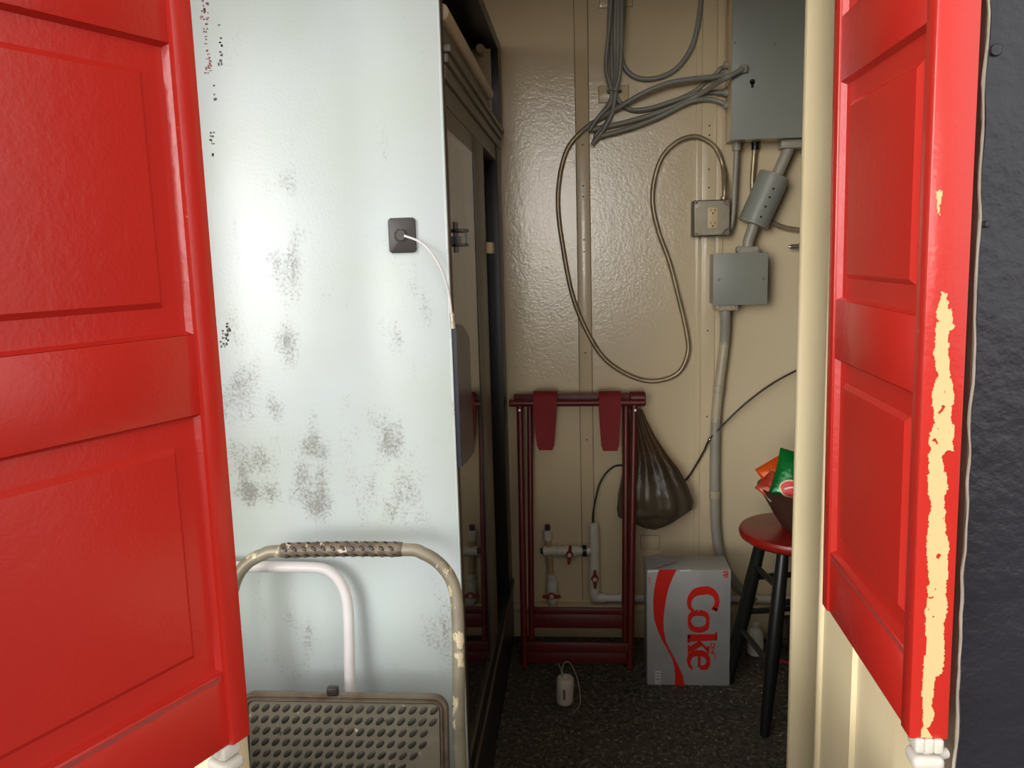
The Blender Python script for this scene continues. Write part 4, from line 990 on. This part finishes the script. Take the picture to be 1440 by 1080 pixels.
# conduits under the panel
def conduit(nm, label, pts, r, m, y, parts, cat='conduit'):
    t = thing(nm, label, cat, tuple(at(pts[0][0], pts[0][1], y=y)))
    bm = B(); tube(bm, spline([at(p[0], p[1], y=(p[2] if len(p) > 2 else y)) for p in pts], .01), r, 16)
    if isinstance(m, list):
        for f in bm.faces:
            z = f.calc_center_median().z + .006 * math.sin(f.calc_center_median().x * 700)
            f.material_index = 1 if at(1010, 592, y=y).z < z < at(1010, 482, y=y).z else 0
    obj('tube', bm, m, t)
    for (n2, a, b, rr, mm) in parts:
        bm = B(); cyl(bm, at(a[0], a[1], y=(a[2] if len(a) > 2 else y)), at(b[0], b[1], y=(b[2] if len(b) > 2 else y)), rr, 18, .0015); obj(n2, bm, mm, t)
    return t
conduit('conduit', 'thin grey conduit from the panel bottom to the outlet box side', [(1036, 199), (1035, 230), (1033, 265), (1031, 300), (1028, 318), (1024, 326)], .0088, M_pipe, 2.885, [('connector', (1036, 198), (1036, 212), .0145, M_pipe)])
conduit('conduit', 'thin flexible conduit from the panel bottom passing behind the grey cylinder to the right', [(1062, 199), (1060, 225), (1058, 255), (1060, 280), (1072, 302), (1092, 316), (1112, 322), (1140, 324), (1180, 322)], .0085, M_flex, 2.908, [('connector', (1062, 198), (1062, 211), .0125, M_dark)])
YCY = 2.865
cf = thing('conduit_fitting', 'slanted grey conduit with thick cylinder between the large panel and the small box', 'conduit fitting', tuple(at(1075, 280, y=YCY)))
def cseg(nm, a, b, r, m, bev=.002, seg=24):
    bm = B(); cyl(bm, at(*a, y=YCY), at(*b, y=YCY), r, seg, bev); return obj(nm, bm, m, cf)
bm = B(); tube(bm, spline([at(1111, 201, y=YCY), at(1107, 214, y=YCY), at(1098, 234, y=YCY), at(1090, 252, y=YCY)], .005), .0185, 18); obj('upper_pipe', bm, M_pipe, cf)
bm = B(); a = at(1096, 197, y=YCY); b = at(1126, 209, y=YCY); box(bm, (a.x, YCY - .028, b.z), (b.x + .012, YCY + .028, a.z), .005); obj('flange', bm, M_pipe, cf)
cseg('cylinder', (1089, 247), (1059, 315), .050, M_grey, .006, 36)
c0 = at(1089, 247, y=YCY); c1 = at(1059, 315, y=YCY); axs = (c1 - c0).normalized()
for t in (.28, .45, .64, .85):
    q = c0.lerp(c1, t); nrm = Vector((.12, -1, 0)); nrm = (nrm - axs * nrm.dot(axs)).normalized(); q = q + nrm * .0498
    bm = B(); cyl(bm, q, q + nrm * .0012, .0036, 10); obj('hole', bm, M_slot, cf)
bm = B(); cyl(bm, c0 + axs * -.002, c0 + axs * .006, .0505, 36, .002); cyl(bm, c1 - axs * .006, c1 + axs * .002, .0508, 36, .002); obj('end_rim', bm, M_pipe, cf)
bm = B(); tube(bm, spline([at(1062, 310, y=YCY), at(1056, 328, y=YCY), at(1052, 340, y=YCY), at(1051, 352, y=YCY)], .005), .0180, 18); obj('lower_pipe', bm, M_pipe, cf)
bm = B(); a = at(1036, 347, y=YCY); b = at(1066, 356, y=YCY); box(bm, (a.x, YCY - .026, b.z), (b.x, YCY + .026, a.z), .004)
for x in (1039, 1063):
    q = at(x, 350, y=YCY - .02); cyl(bm, q + Vector((0, .02, .0)), q + Vector((0, -.008, 0)), .009, 14, .002)
obj('flange', bm, M_pipe, cf)
# small junction box
YJ = 2.825
ja = at(1003, 357, y=YJ); jb = at(1079, 428, y=YJ)
jt = thing('junction_box', 'small square grey junction box below the slanted conduit', 'junction box', ((ja.x + jb.x) / 2, YW, jb.z))
bm = B(); box(bm, (ja.x + .003, YJ + .003, jb.z + .003), (jb.x - .003, YW, ja.z - .002), .002); obj('box', bm, M_grey, jt)
bm = B(); box(bm, (ja.x, YJ - .002, jb.z), (jb.x, YJ + .003, ja.z), .0015); jc = obj('cover', bm, M_grey, jt)
for q in ((1011, 393), (1074, 392)):
    c = at(*q, y=YJ - .002); bm = B(); cyl(bm, c + Vector((0, .001, 0)), c + Vector((0, -.0025, 0)), .005, 14, .001); obj('screw', bm, M_steel, jc)
# conduit from the junction box to the floor
YV = 2.893
vc = conduit('conduit', 'long wall conduit, cream above and grey below, under the small junction box', [(1020, 428, 2.87), (1020, 450, 2.875), (1019, 480), (1014, 520), (1009, 560), (1006, 600), (1005, 650), (1005, 700), (1006, 735), (1009, 765), (1016, 790), (1028, 812), (1044, 832), (1060, 846, 2.86)], .0170, [M_pipe, M_pipe2], YV, [('coupling', (1005, 690), (1005, 700), .0195, M_pipe2), ('coupling', (1011, 541), (1010, 552), .0190, M_pipe2)])
bm = B(); a = at(1004, 428, y=2.87); b = at(1036, 436, y=2.87); box(bm, (a.x, 2.845, b.z), (b.x, 2.90, a.z + .002), .004)
for x in (1009, 1031):
    q = at(x, 432, y=2.85); cyl(bm, q + Vector((0, .01, 0)), q + Vector((0, -.010, 0)), .008, 14, .002)
obj('flange', bm, M_pipe2, vc)
# pipe stub at the right
c = at(1113, 347, y=2.89); sb = thing('pipe_stub', 'small bare metal pipe end sticking out at the right of the wall', 'pipe', tuple(c))
bm = B(); tube(bm, [c + Vector((-.010, 0, 0)), c + Vector((-.004, 0, 0)), c + Vector((-.003, 0, 0)), c + Vector((.02, 0, 0)), c + Vector((.021, 0, 0)), c + Vector((.30, 0, 0))], [.004, .006, .008, .0085, .012, .012], 16); obj('pipe', bm, M_steel, sb)
bm = B(); box(bm, (c.x + .06, 2.88, c.z - .02), (c.x + .09, YW, c.z + .02), .003); obj('bracket', bm, M_steel, sb)
